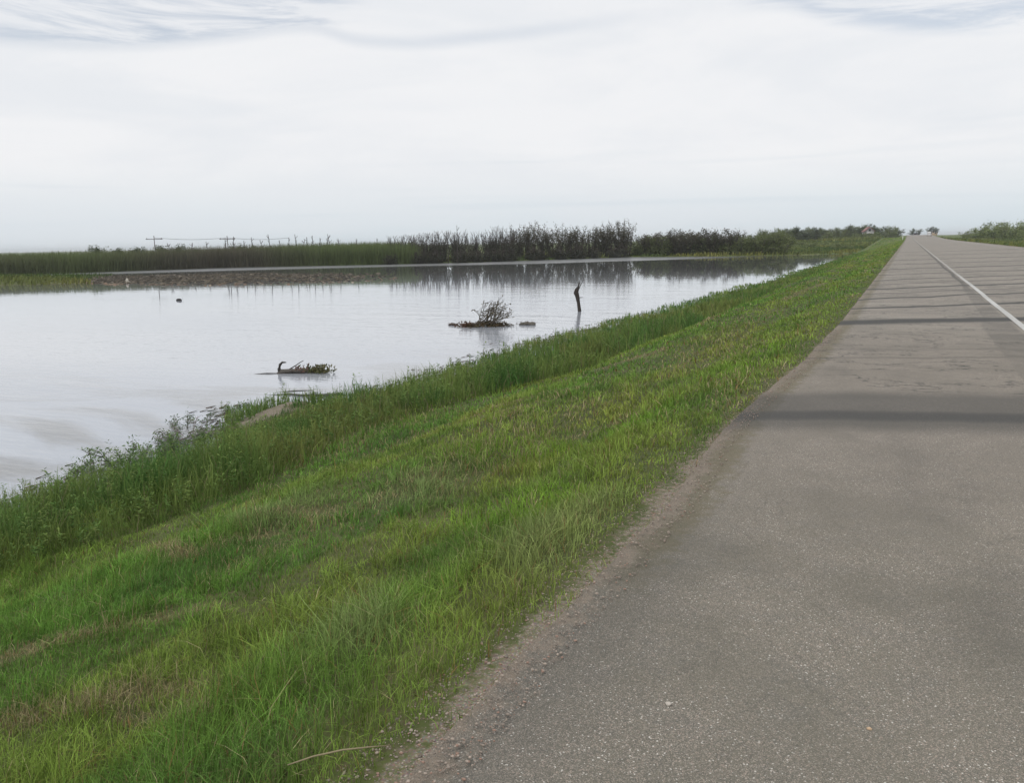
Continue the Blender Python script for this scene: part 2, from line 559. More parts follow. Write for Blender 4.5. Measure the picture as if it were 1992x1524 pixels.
RV = []
ex = edge_x(ry)
for i, o in enumerate(rx):
    X = ex + o if i < 4 else np.full_like(ry, -1.1 + o)
    RV.append(np.stack([X, ry, road_pt(X, ry)], -1))
RV.insert(0, np.stack([ex - .03, ry, road_z(ry) - .06], -1))
RV.append(np.stack([np.full_like(ry, 11.95), ry, road_z(ry) - .06], -1))
RV = np.stack(RV)
ri = np.arange(RV.shape[0] * RV.shape[1]).reshape(RV.shape[:2])
rtint = np.zeros(RV.shape); rtint[..., 0] = np.clip(RV[..., 0] - ex[None], 0, 2) / 2
rq = np.stack([ri[:-1, :-1], ri[1:, :-1], ri[1:, 1:], ri[:-1, 1:]], -1).reshape(-1, 4)
m, t, out = new_mat('asphalt')
pos = t.node('ShaderNodeNewGeometry').outputs['Position']
px, py, pz = t.sep(pos)
v1 = t.node('ShaderNodeTexVoronoi', ins={'Vector': pos, 'Scale': 300.0})
v2 = t.node('ShaderNodeTexVoronoi', ins={'Vector': pos, 'Scale': 210.0})
s1 = t.sep(v1.outputs['Color'])
s2 = t.sep(v2.outputs['Color'])
big = t.noise(pos, .55, 5, .6)
mid_ = t.noise(pos, 4.5, 5, .65)
lane = t.noise(t.vscale(pos, (.14, .9, 1)), 1.0, 5, .65, .5)
fine = t.noise(pos, 60, 3, .7)
c = t.mix(t.smooth(big, .3, .7), (.142, .132, .105), (.185, .17, .136))
c = t.mix(t.math('MULTIPLY', t.smooth(mid_, .42, .75), .45), c, (.14, .135, .122))
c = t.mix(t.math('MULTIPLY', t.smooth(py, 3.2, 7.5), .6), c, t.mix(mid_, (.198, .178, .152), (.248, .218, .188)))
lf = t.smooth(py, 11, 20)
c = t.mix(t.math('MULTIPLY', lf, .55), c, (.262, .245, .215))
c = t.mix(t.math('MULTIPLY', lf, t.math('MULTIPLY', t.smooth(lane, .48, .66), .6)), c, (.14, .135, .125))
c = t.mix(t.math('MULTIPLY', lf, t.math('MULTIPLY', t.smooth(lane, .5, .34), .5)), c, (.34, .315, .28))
spk = t.smooth(t.noise(pos, 1.1, 3, .55), .32, .62)
c = t.mix(t.math('MULTIPLY', t.smooth(s1[0], .5, .95), t.math('ADD', .45, t.math('MULTIPLY', spk, .55))), c, t.mix(s1[1], (.32, .30, .26), (.38, .30, .25)))      # chippings
c = t.mix(t.math('MULTIPLY', t.smooth(s1[2], .55, .9), .55), c, (.07, .07, .066))
c = t.mix(t.math('MULTIPLY', t.smooth(s2[0], .978, .988), t.math('ADD', .25, t.math('MULTIPLY', spk, .75))), c, (.58, .55, .50))
# grit, moss and dust gathered along the broken edge
ed = t.math('MULTIPLY', t.sep(t.node('ShaderNodeAttribute', attribute_name='tint').outputs['Color'])[0], 2.0)
en = t.math('ADD', ed, t.math('MULTIPLY', t.math('SUBTRACT', t.noise(pos, 7, 5, .7), .5), .5))
grit = t.math('MULTIPLY', t.smooth(en, .14, .0), t.smooth(t.noise(pos, 90, 3, .7), .3, .6))
c = t.mix(t.math('MULTIPLY', grit, .9), c, t.mix(s1[1], (.16, .13, .10), (.26, .21, .165)))
moss = t.math('MULTIPLY', t.smooth(t.math('ABSOLUTE', t.math('SUBTRACT', en, .16)), .16, .02), t.smooth(py, 3.0, 4.2))
c = t.mix(t.math('MULTIPLY', moss, .5), c, t.mix(mid_, (.15, .11, .055), (.075, .085, .04)))
# broad soft-edged dark band across the shoulder, seams and crack sealer
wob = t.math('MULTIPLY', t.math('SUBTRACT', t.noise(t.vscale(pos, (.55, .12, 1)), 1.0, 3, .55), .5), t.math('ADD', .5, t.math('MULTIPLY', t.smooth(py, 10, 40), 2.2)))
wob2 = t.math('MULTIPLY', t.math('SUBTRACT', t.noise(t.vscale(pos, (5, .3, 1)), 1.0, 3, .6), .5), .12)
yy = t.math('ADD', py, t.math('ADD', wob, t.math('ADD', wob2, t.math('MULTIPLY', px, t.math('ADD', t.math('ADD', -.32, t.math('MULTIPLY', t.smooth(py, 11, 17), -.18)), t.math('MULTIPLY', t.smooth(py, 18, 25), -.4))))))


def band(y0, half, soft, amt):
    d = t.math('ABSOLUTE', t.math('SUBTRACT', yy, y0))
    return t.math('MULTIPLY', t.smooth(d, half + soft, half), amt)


dark_marks = band(8.3, .62, .6, .6)
dark_marks = t.math('MAXIMUM', dark_marks, band(8.0, .08, .5, .9))
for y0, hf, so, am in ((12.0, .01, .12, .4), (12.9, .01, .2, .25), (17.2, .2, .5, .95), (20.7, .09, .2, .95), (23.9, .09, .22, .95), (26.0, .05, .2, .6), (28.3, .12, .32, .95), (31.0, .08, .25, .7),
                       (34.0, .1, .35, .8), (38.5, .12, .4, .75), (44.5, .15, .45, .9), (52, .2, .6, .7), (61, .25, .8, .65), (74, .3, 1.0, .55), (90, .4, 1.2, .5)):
    dark_marks = t.math('MAXIMUM', dark_marks, band(y0, hf, so, am))
xs = t.math('ADD', px, t.math('MULTIPLY', wob, .12))
sl = t.math('ADD', 1.22, t.math('MULTIPLY', t.smooth(py, 16.6, 18), t.math('ADD', .16, t.math('MULTIPLY', t.smooth(py, 18, 34), .22))))
seam = t.math('MULTIPLY', t.smooth(t.math('SUBTRACT', xs, sl), 0, .05), t.smooth(xs, 1.80, 1.72))
seam = t.math('MULTIPLY', seam, t.math('ADD', t.math('ADD', .16, t.math('MULTIPLY', t.smooth(t.noise(pos, 1.3, 4, .6), .4, .6), .25)), t.math('MULTIPLY', t.smooth(py, 24, 36), .4)))
edge_d = t.math('MULTIPLY', t.math('MULTIPLY', t.smooth(en, .62, .2), t.smooth(en, .0, .16)), t.math('MULTIPLY', t.smooth(py, 6, 3), .3))
# meandering hairline cracks and old worn patches
cn = t.noise(t.vscale(pos, (.5, 1.0, 1)), .9, 6, .62, .3)
crack = t.math('MULTIPLY', t.smooth(t.math('ABSOLUTE', t.math('SUBTRACT', cn, .5)), .009, .001), t.math('MULTIPLY', t.smooth(py, 8.6, 9.6), .85))
crack2 = t.math('MULTIPLY', t.smooth(t.math('ABSOLUTE', t.math('SUBTRACT', t.noise(t.vscale(pos, (1, .5, 1)), .7, 6, .6, .2), .46)), .0035, .0005), .22)
worn = t.math('MULTIPLY', t.smooth(t.noise(t.vscale(pos, (1.2, .55, 1), (4, 2, 0)), .8, 5, .6), .52, .70), .22)
dark_marks = t.math('MAXIMUM', t.math('MAXIMUM', dark_marks, crack), t.math('MAXIMUM', worn, crack2))
dk = t.math('MAXIMUM', dark_marks, t.math('MAXIMUM', seam, edge_d))
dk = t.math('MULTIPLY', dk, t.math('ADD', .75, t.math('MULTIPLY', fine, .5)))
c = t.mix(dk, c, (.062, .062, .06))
vh = t.math('ADD', v1.outputs['Distance'], t.math('MULTIPLY', fine, .5))
bp = t.node('ShaderNodeBump', ins={'Strength': .5, 'Distance': .006, 'Height': vh})
b = t.node('ShaderNodeBsdfPrincipled', ins={'Base Color': c, 'Roughness': .88, 'Specular IOR Level': .16, 'Normal': bp.outputs[0]})
t.t.links.new(b.outputs[0], out.inputs[0])
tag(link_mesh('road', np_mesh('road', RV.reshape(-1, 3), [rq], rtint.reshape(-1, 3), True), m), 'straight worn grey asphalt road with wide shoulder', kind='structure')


def strip(name, x0, x1, ya, yb, mat, label, jit=.012):
    ys = np.concatenate([np.arange(ya, min(yb, 80), .25), np.arange(80, yb, 6)])
    j = jit * (vnoise(ys * 3, ys * 0 + .5, 71) - .5) + .05 * (vnoise(ys * .18, ys * 0 + .5, 72) - .5)
    k = jit * (vnoise(ys * 3, ys * 0 + .5, 73) - .5) + .05 * (vnoise(ys * .18, ys * 0 + .5, 72) - .5)
    L = np.stack([x0 + j, ys, road_pt(x0 + j, ys) + .006], -1)
    R_ = np.stack([x1 + k, ys, road_pt(x1 + k, ys) + .006], -1)
    V = np.concatenate([L, R_]); n = len(ys)
    q = np.stack([np.arange(n - 1), np.arange(n - 1) + n, np.arange(n - 1) + n + 1, np.arange(n - 1) + 1], -1)
    return tag(link_mesh(name, np_mesh(name, V, [q]), mat), label, kind='structure')


m, t, out = new_mat('worn_white_paint')
pos = t.node('ShaderNodeNewGeometry').outputs['Position']
n = t.noise(pos, 26, 5, .7)
n_ = t.noise(t.vscale(pos, (1, .22, 1)), 1.0, 3, .5)
c = t.mix(t.smooth(n, .46, .62), (.52, .52, .50), (.26, .25, .235))
c = t.mix(t.math('MULTIPLY', t.smooth(n_, .4, .65), .55), c, (.27, .26, .24))
c = t.mix(t.math('MULTIPLY', t.smooth(t.sep(pos)[1], 24, 44), .8), c, (.235, .22, .195))
b = t.node('ShaderNodeBsdfPrincipled', ins={'Base Color': c, 'Roughness': .7})
t.t.links.new(b.outputs[0], out.inputs[0])
strip('road_marking', 1.82, 1.93, -10, 420, m, 'worn white edge line along the road shoulder')
strip('road_marking', 10.3, 10.44, 20, 420, m, 'faint white line by the far edge of the road')

# ------------------------------------------------------------------ grass
CR = np.array(cam.rotation_euler.to_matrix())


def seen(P, marg=.30, near=0.4):
    """inside the picture's field of view, with a generous margin for a step aside"""
    q = (P - np.array([0, 0, 1.6])) @ CR
    z = np.maximum(-q[:, 2], 1e-6)
    return (-q[:, 2] > near) & (np.abs(q[:, 0] / z) < .6225 + marg) & (np.abs(q[:, 1] / z) < .476 + marg)


def blade_mesh(P, H, W, cols, lean=.45, wind=(.1, .2)):
    N = len(P)
    ya = rng.uniform(0, 2 * math.pi, N)
    la = rng.uniform(0, 2 * math.pi, N)
    lm = np.minimum(np.abs(rng.normal(0, lean, N)), 1.5)
    L = np.stack([np.cos(la) * lm + wind[0], np.sin(la) * lm + wind[1], np.zeros(N)], 1) * H[:, None]
    Wd = np.stack([np.cos(ya), np.sin(ya), np.zeros(N)], 1) * (W / 2)[:, None]
    ez = np.array([0, 0, 1.0])
    dr = (.42 * np.clip(lm, 0, 1.3))[:, None]
    kink = rng.normal(0, .10, (N, 3)) * H[:, None] * np.array([1, 1, .3])

    def at(t, k=0.0):
        return P + ez * (H[:, None] * (t - dr * t * t)) + L * t ** 1.8 + kink * k
    b = P - ez * .02
    p1, p2, tip = at(.40, .5), at(.75, 1.0), at(1.0, .6)
    V = np.stack([b - Wd, b + Wd, p1 + Wd * .9, p1 - Wd * .9, p2 + Wd * .6, p2 - Wd * .6, tip], 1).reshape(-1, 3)
    i0 = np.arange(N)[:, None] * 7
    Q = np.concatenate([i0 + np.array([0, 1, 2, 3]), i0 + np.array([3, 2, 4, 5])])
    T = i0 + np.array([5, 4, 6])
    return V, Q, T, np.repeat(cols, 7, 0)


def scatter(x0, x1, y0, y1, dens):
    n = int((x1 - x0) * (y1 - y0) * dens)
    X = rng.uniform(x0, x1, n); Y = rng.uniform(y0, y1, n)
    return X, Y


def lerp(a, b, f):
    return np.asarray(a)[None] * (1 - f[:, None]) + np.asarray(b)[None] * f[:, None]


# drifts of cut hay, and patches of paler or lusher grass, where they lie on the slope
HAY = [(-4.5, 2.45, -3.6, 3.4, .13), (-3.6, 2.0, -2.9, 2.55, .16), (-6.0, 4.95, -4.9, 4.3, .16), (-4.9, 4.3, -4.6, 4.95, .14), (-5.1, 5.4, -4.4, 5.6, .22),
       (-6.0, 10.4, -4.3, 12.4, .2), (-5.3, 9.7, -4.9, 10.6, .16), (-5.2, 14.5, -4.4, 17, .2), (-3.3, 8.2, -2.9, 9.5, .12), (-3.0, 2.25, -2.6, 2.3, .1), (-6.4, 21, -5.4, 27, .25), (-4.0, 30, -3.4, 40, .25)]
PALE = [(-2.25, 2.95, .38, .28), (-5.0, 5.6, .6, .7), (-4.0, 6.2, .5, .8), (-1.75, 4.3, .25, .9)]
LUSH = [(-2.0, 11.2, .32, .8), (-1.9, 13.4, .32, 1.1), (-2.5, 5.2, .7, .6), (-3.6, 7.6, .8, .5), (-2.6, 8.6, .5, .9)]


def hay_mask(X, Y):
    m_ = np.zeros(X.shape)
    for x0, y0, x1, y1, hw in HAY:
        dx, dy = x1 - x0, y1 - y0
        t = np.clip(((X - x0) * dx + (Y - y0) * dy) / (dx * dx + dy * dy), 0, 1)
        d = np.hypot(X - x0 - t * dx, Y - y0 - t * dy) / hw + 1.1 * (fbm(X * 3, Y * 2, 125, 2) - .5)
        m_ = np.maximum(m_, sstep(1.15, .3, d))
    return m_


def spots(L, X, Y):
    m_ = np.zeros(X.shape)
    for x, y, rx_, ry_ in L:
        m_ = np.maximum(m_, sstep(1.3, .4, np.hypot((X - x) / rx_, (Y - y) / ry_) + .8 * (fbm(X * 2.5, Y * 2, 127, 2) - .5)))
    return m_


def turf_cols(X, Y, n):
    p1 = fbm(X * .55, Y * .22, 101, 3)
    p2 = fbm(X * 1.6, Y * .7, 111, 3)
    p3 = fbm(X * 1.1 + 9, Y * .2, 121, 3)
    p4 = fbm(X * 7, Y * 5, 145, 2)
    c = lerp((.115, .225, .04), (.22, .27, .056), np.clip(sstep(.30, .70, p1) * .7 + .55 * sstep(.5, .68, fbm(X * 1.3, Y * .06, 149, 2)), 0, 1))
    p5 = fbm(X * 16, Y * 13, 155, 2)
    c = c * ((.55 + .9 * p4) * (.65 + .7 * p5))[:, None]
    dark = sstep(.5, .72, p2) * .55
    c = c * (1 - dark[:, None]) + np.array((.06, .135, .034)) * dark[:, None]
    lu = spots(LUSH, X, Y)[:, None] * .65
    c = c * (1 - lu) + np.array((.17, .31, .035)) * lu
    pa = spots(PALE, X, Y)[:, None] * .6
    c = c * (1 - pa) + np.array((.24, .29, .12)) * pa
    st = np.clip(sstep(.54, .72, p3) * .26 + hay_mask(X, Y) * .75, 0, .85)
    straw = (rng.random(n) < (.045 + st))
    sc_ = lerp((.20, .165, .075), (.36, .31, .18), rng.random(n))
    c = np.where(straw[:, None], sc_, c)
    rust = rng.random(n) < .025
    c = np.where(rust[:, None], np.array((.20, .12, .05)), c)
    c *= rng.uniform(.5, 1.5, (n, 1))
    return c


def make_grass():
    Vs, Qs, Ts, Cs = [], [], [], []
    off = 0
    bands = [(.9, 3.2, 7500, .0026), (3.2, 5, 4400, .0035), (5, 8, 2100, .0052), (8, 13, 800, .009), (13, 22, 330, .014),
             (22, 40, 150, .022), (40, 75, 60, .04), (75, 130, 26, .075), (130, 215, 12, .13), (215, 430, 4, .22)]
    for y0, y1, dens, wd in bands:
        X, Y = scatter(-9.6, -.95, y0, y1, dens)
        gxe = grass_x(Y)
        # thinning out over the gravel at the road's edge
        keep = (X < gxe + .02) & (rng.random(len(X)) < np.clip(.45 + (gxe - X) * 3.0, 0, 1))
        keep |= (X < gxe + .2) & (rng.random(len(X)) < .22) & (fbm(X * 4, Y * 4, 77, 2) > .52)
        dry = fbm(X * 1.1, Y * .45, 131, 3)
        keep &= rng.random(len(X)) < 1 - .55 * sstep(.62, .8, dry)
        X, Y = X[keep], Y[keep]
        P = np.stack([X, Y, height(X, Y)], 1)
        k = seen(P)
        P = P[k]; X, Y = X[k], Y[k]
        n = len(P)
        lush = fbm(X * .8, Y * .5, 141, 3)
        hay = hay_mask(X, Y)
        clump = fbm(X * 5, Y * 4, 147, 2)
        H = (.038 + .06 * sstep(.36, .75, lush) + .08 * sstep(.45, .8, clump)) * rng.uniform(.5, 1.4, n)
        H *= 1 - .45 * hay
        H *= 1 + .5 * spots(PALE, X, Y)
        H *= np.clip(.45 + (grass_x(Y) - X) * .9, .45, 1)
        H *= np.interp(Y, [2, 10, 40], [1.0, .85, .7])
        H *= np.interp(X, [-9.6, -8.2, -7.2], [1.5, 1.15, 1.0])
        tall = rng.random(n) < .008
        H = np.where(tall, H * 1.8, H)
        W = np.full(n, wd) * rng.uniform(.7, 1.4, n)
        c = turf_cols(X, Y, n)
        V, Q, T, C_ = blade_mesh(P, H, W, c, .8, (-.05, .15))
        Vs.append(V); Qs.append(Q + off); Ts.append(T + off); Cs.append(C_); off += len(V)
    me = np_mesh('grass', np.concatenate(Vs), [np.concatenate(Qs), np.concatenate(Ts)], np.concatenate(Cs))
    tag(link_mesh('grass', me, M_grass), 'mown green grass with straw streaks on the embankment slope', 'grass', kind='stuff')


make_grass()


def make_reeds():
    """the uncut belt of weeds and tall grass between the mown slope and the water"""
    Vs, Qs, Ts, Cs = [], [], [], []
    off = 0

    def put(V, Q, T, C_):
        nonlocal off
        Vs.append(V); Qs.append(Q + off)
        if T is not None: Ts.append(T + off)
        Cs.append(C_); off += len(V)
    bands = [(1.5, 6, 520, .007, 46), (6, 12, 400, .009, 38), (12, 20, 230, .014, 22), (20, 34, 105, .022, 9), (34, 60, 46, .04, 3), (60, 110, 16, .08, 0), (110, 200, 6, .15, 0)]
    for y0, y1, dens, wd, pl in bands:
        X, Y = scatter(-14.8, -7.0, y0, y1, dens)
        ml = -8.0 + .5 * (fbm(Y * .4, Y * 0 + .3, 151, 2) - .5) + np.interp(Y, [4, 6, 8, 11, 18, 30, 60], [0, .55, .4, -.2, .6, 1.5, 1.8])
        sh = shore_x(Y)
        bare = (np.abs(X + 12.45 + .20 * (Y - 13.8)) < .22 + .3 * (vnoise(Y * 2, X, 9) - .5)) & (Y > 12.4) & (Y < 15.3)
        keep = (X < ml) & ~bare & (X > sh - .3 - .8 * (fbm(X * 1.2, Y * 1.2, 154, 2) - .35))
        X, Y, ml = X[keep], Y[keep], ml[keep]
        P = np.stack([X, Y, np.maximum(height(X, Y), WATER - .15)], 1)
        k = seen(P, .4)
        P, X, Y, ml = P[k], X[k], Y[k], ml[k]
        n = len(P)
        a = fbm(X * .7, Y * .5, 161, 3)
        a2 = fbm(X * 2.6, Y * 2.2, 163, 2)
        H = (.26 + .38 * sstep(.3, .75, a) + .34 * sstep(.35, .75, a2)) * rng.uniform(.6, 1.3, n) * np.clip(.75 + (ml - X) * 1.6, .75, 1)
        H *= np.interp(Y, [4, 8, 12, 15, 18, 30, 70], [.74, .68, .50, .62, 1.0, .72, .34])
        H *= 1 - .5 * sstep(.9, .3, np.abs(X + 11.7)) * sstep(11.6, 12.4, Y) * sstep(15.6, 15.0, Y)
        H *= np.clip(1 - .30 * sstep(0, 2.4, (ml - X) - 1.6), .6, 1)
        c = lerp((.075, .158, .040), (.155, .215, .058), sstep(.3, .7, fbm(X * .9, Y * .6, 171, 3)))
        warm = sstep(.55, .75, fbm(X * .5, Y * .4, 181, 2))[:, None] * .5
        c = c * (1 - warm) + np.array((.19, .19, .06)) * warm
        c = c * (.6 + .8 * a2)[:, None]
        c = np.where((rng.random(n) < .05)[:, None], np.array((.22, .20, .11)), c) * rng.uniform(.7, 1.3, (n, 1))
        put(*blade_mesh(P, H, np.full(n, wd) * rng.uniform(.7, 1.4, n), c, .38, (-.03, .06)))
        # leafy stems among the grass
        m_ = int(len(P) * pl / max(dens, 1) * .55)
        if m_ > 5:
            sel = rng.choice(n, m_, replace=False)
            S = P[sel]; hh = np.maximum(H[sel] * rng.uniform(.8, 1.18, m_), .22)
            K = 26
            tt = rng.uniform(.25, 1, (m_, K))
            lean = rng.normal(0, .12, (m_, 2))
            base = np.stack([S[:, None, 0] + lean[:, None, 0] * tt * hh[:, None], S[:, None, 1] + lean[:, None, 1] * tt * hh[:, None],
                             S[:, None, 2] + tt * hh[:, None]], -1).reshape(-1, 3)
            N = len(base)
            an = rng.uniform(0, 2 * math.pi, N)
            ln = (rng.uniform(.03, .075, N) * np.clip(np.interp(Y[sel].repeat(K), [5, 20], [1, 1.4]), 1, 2))[:, None]
            d = np.stack([np.cos(an), np.sin(an), rng.uniform(.1, 1.0, N)], 1); d /= np.linalg.norm(d, axis=1)[:, None]
            u = np.stack([-np.sin(an), np.cos(an), np.zeros(N)], 1)
            V = np.stack([base, base + d * ln * .5 + u * ln * .16, base + d * ln - np.array([0, 0, .01]), base + d * ln * .5 - u * ln * .16], 1).reshape(-1, 3)
            q = np.arange(N)[:, None] * 4 + np.arange(4)
            lc = lerp((.085, .165, .04), (.165, .225, .06), rng.random(m_)).repeat(K, 0) * rng.uniform(.75, 1.25, (N, 1))
            put(V, q, None, np.repeat(lc, 4, 0))
    me = np_mesh('tall_weeds', np.concatenate(Vs), [np.concatenate(Qs), np.concatenate(Ts)], np.concatenate(Cs))
    tag(link_mesh('tall_weeds', me, M_grass), 'belt of uncut tall weeds and grass along the water edge', 'weeds', kind='stuff')


make_reeds()


def make_far_reeds():
    """tall reed stand on the far left bank and low growth along the far shores"""
    xs = rng.uniform(-200, -75, 130000)
    base = np.interp(xs, FAR[:, 0], FAR[:, 1])
    ys = base + rng.random(130000) ** 1.4 * 24 + 1.0
    P = np.stack([xs, ys, height(xs, ys)], 1)
    k = seen(P, .15) & (np.arctan2(P[:, 0], P[:, 1]) < -.55 - .03 * rng.random(len(P)))
    P = P[k]; n = len(P)
    az = np.degrees(np.arctan2(P[:, 0], P[:, 1]))          # compass direction along the bank
    H = np.interp(az, [-60, -55, -50, -46, -40, -34, -29, -24], [3.6, 3.65, 3.9, 4.2, 4.5, 4.6, 4.5, 4.4]) * rng.uniform(.45, 1.02, n)
    brown = sstep(.3, .62, fbm(P[:, 0] * .035, P[:, 1] * .05, 201, 2)) * np.interp(az, [-56, -51, -48, -42, -38], [.35, .8, .95, .8, .2])
    c = lerp((.12, .155, .06), (.115, .10, .08), brown) * rng.uniform(.75, 1.2, (n, 1))
    V, Q, T, C_ = blade_mesh(P, H, np.full(n, .09) * rng.uniform(.6, 1.4, n), c, .16, (0, .02))
    tag(link_mesh('reed_bed', np_mesh('reed_bed', V, [Q, T], C_), M_grass), 'dense tall reed stand on the far left bank', 'reeds', kind='stuff')
    # low rough growth: far meadow, islet, shore fringe
    Vs, Qs, Ts, Cs = [], [], [], []; off = 0
    for x0, x1, y0, y1, n, hh, wd in ((-95, -8, 150, 260, 26000, .6, .22), (-60, -8, 230, 440, 16000, .8, .4), (12.5, 60, 60, 420, 22000, .45, .3), (-165, -82, 42, 90, 16000, .45, .12)):
        X = rng.uniform(x0, x1, n); Y = rng.uniform(y0, y1, n)
        z = height(X, Y)
        k = (z > WATER - .02) & ((x0 > 0) | (X < -10.5))
        if x1 == -82: k &= poly_dist(np.stack([X, Y], 1), ISLET) > -.5
        X, Y, z = X[k], Y[k], z[k]
        P = np.stack([X, Y, z], 1); n = len(P)
        p = fbm(X * .06, Y * .06, 211, 3)
        c = lerp((.06, .095, .03), (.12, .14, .045), sstep(.3, .7, p))
        ye = sstep(.6, .75, fbm(X * .09, Y * .07, 215, 2))[:, None] * .7
        c = (c * (1 - ye) + np.array((.19, .18, .05)) * ye) * rng.uniform(.6, 1.35, (n, 1))
        V, Q, T, C_ = blade_mesh(P, hh * rng.uniform(.5, 1.5, n) * (.6 + p), np.full(n, wd) * rng.uniform(.6, 1.5, n), c, .4)
        Vs.append(V); Qs.append(Q + off); Ts.append(T + off); Cs.append(C_); off += len(V)
    tag(link_mesh('meadow', np_mesh('meadow', np.concatenate(Vs), [np.concatenate(Qs), np.concatenate(Ts)], np.concatenate(Cs)), M_grass),
        'low rough growth on the far banks, islet and verge', 'ground cover', kind='stuff')


make_far_reeds()

# ------------------------------------------------------------------ gravel and flotsam
def make_gravel():
    g = Geo()
    n = 9000
    Y = 1.4 + 14 * rng.random(n) ** 2.0
    f = rng.random(n)
    X = grass_x(Y) - .12 + f * (edge_x(Y) - grass_x(Y) + .30)
    r = .0016 + .0042 * rng.random(n) ** 2.5
    cs = lerp((.15, .125, .105), (.36, .30, .25), rng.random(n))
    pink = rng.random(n) < .2
    cs[pink] = (.27, .18, .14)
    z = np.where(X > edge_x(Y), 0.0, height(X, Y))
    for i in range(n):
        g.lump((X[i], Y[i], z[i] + r[i] * .25), (r[i] * random.uniform(.8, 1.5), r[i] * random.uniform(.8, 1.3), r[i] * .7), i % 50, cs[i], .3)
    tag(g.build('gravel', M_stone), 'pinkish loose gravel between asphalt and grass', 'gravel', kind='stuff')


make_gravel()


def make_flotsam():
    g = Geo()
    n = 9000
    lo = MAT_.min(0); hi = MAT_.max(0)
    P = rng.uniform(lo, hi, (n * 3, 2))
    d = poly_dist(P, MAT_) + 3.2 * (fbm(P[:, 0] * .25, P[:, 1] * .25, 221, 3) - .5)
    u = P @ np.array([.84, .54])                       # towards the right-hand end the mat thins out
    P = P[(d > .2) & (rng.random(len(P)) < np.clip(.1 + d * .15, 0, 1) * (.25 + 1.3 * sstep(.4, .65, fbm(P[:, 0] * .35, P[:, 1] * .35, 225, 3))) * np.clip(np.interp(u, [-45, -22, -5], [.9, .6, .1]), 0, 1))][:n]
    # distance along the line of sight from the mat's near rim
    def rim(px_, py_):
        dd = 0.0
        q = np.array([px_, py_]); v = -q / np.linalg.norm(q)
        while dd < 8 and inside(q[None] + v * dd, MAT_)[0]: dd += .5
        return dd
    FD = [rim(*p) for p in P]
    for i, (x, y) in enumerate(P):
        s = random.uniform(.05, .30) * random.random() + .05
        warm = random.random()
        near_edge = FD[i] < 3.0
        col = ((.22, .15, .10) if warm < .5 else (.33, .27, .20)) if near_edge and warm < .75 else ((.055, .046, .034) if warm < .6 else ((.12, .10, .07) if warm < .93 else (.20, .17, .13)))
        a = random.uniform(0, math.pi)
        if random.random() < .6:
            g.lump((x, y, WATER + .02), (s, s * random.uniform(.5, 1), s * random.uniform(.2, .5)), i % 40, col, .4)
        else:
            l = random.uniform(.3, 1.1)
            g.tube([(x, y, WATER), (x + l * math.cos(a), y + l * math.sin(a), WATER + random.uniform(0, .35))], [.035, .015], 4, col)
    tag(g.build('flotsam', M_clod), 'brown speckled mat of drifted plant debris off the far reeds', 'debris', kind='stuff')
    # loose weed drifted against the near bank
    g = Geo()
    for i in range(900):
        y = random.uniform(8, 40)
        x = float(shore_x(np.array([y]))[0]) - abs(random.gauss(0, .5)) - .2
        a = random.uniform(-.5, .5) + math.pi / 2
        l = random.uniform(.06, .3)
        col = random.choice([(.10, .08, .055), (.16, .12, .09), (.07, .085, .04)])
        g.tube([(x, y, WATER + .004), (x + l * math.cos(a), y + l * math.sin(a), WATER + .02)], [.012, .005], 4, col)
    tag(g.build('drift_litter', M_clod), 'thin brown drift litter along the near waterline', 'debris', kind='stuff')


make_flotsam()

# ------------------------------------------------------------------ things in the water
BR = (.085, .07, .058); GREYB = (.17, .155, .145); DARK = (.045, .038, .033)


def ry_tube(g, p, d, L, r0, r1, n=5, wig=.12, sides=5, col=BR, droop=0.0):
    """a wandering twig from p towards d"""
    p = np.array(p, float); d = np.array(d, float); d /= np.linalg.norm(d)
    pts = [p.copy()]
    for i in range(n):
        d = d + np.array([random.gauss(0, wig), random.gauss(0, wig), random.gauss(0, wig) - droop])
        d /= np.linalg.norm(d)
        p = p + d * L / n
        pts.append(p.copy())
    g.tube(pts, np.linspace(r0, r1, n + 1), sides, col)
    return pts


# broken trunk standing in the water
t_ = empty('dead_tree_stump', (-16.16, 42.67, WATER))
tag(t_, 'dark broken leaning tree trunk standing alone in the water', 'tree stump')
g = Geo()
g.tube([(0, 0, -.5), (-.02, -.0, .05), (-.07, .0, .45), (-.16, .02, .82), (-.22, .02, 1.02), (-.20, .03, 1.18), (-.14, .04, 1.34)],
       [.10, .095, .09, .12, .15, .12, .03], 9, DARK, .12)
g.build('trunk', M_bark, t_)
for d, L, r, p in (((.02, .05, 1), .62, .055, (-.12, .03, 1.1)), ((.35, .1, 1), .62, .028, (-.08, .03, 1.2)), ((.12, -.1, 1), .5, .026, (-.1, .03, 1.2)), ((1, 0, .15), .25, .03, (-.07, 0, .75))):
    g = Geo(); ry_tube(g, p, d, L, r, .012, 4, .07, 6, DARK); g.build('branch', M_bark, t_)

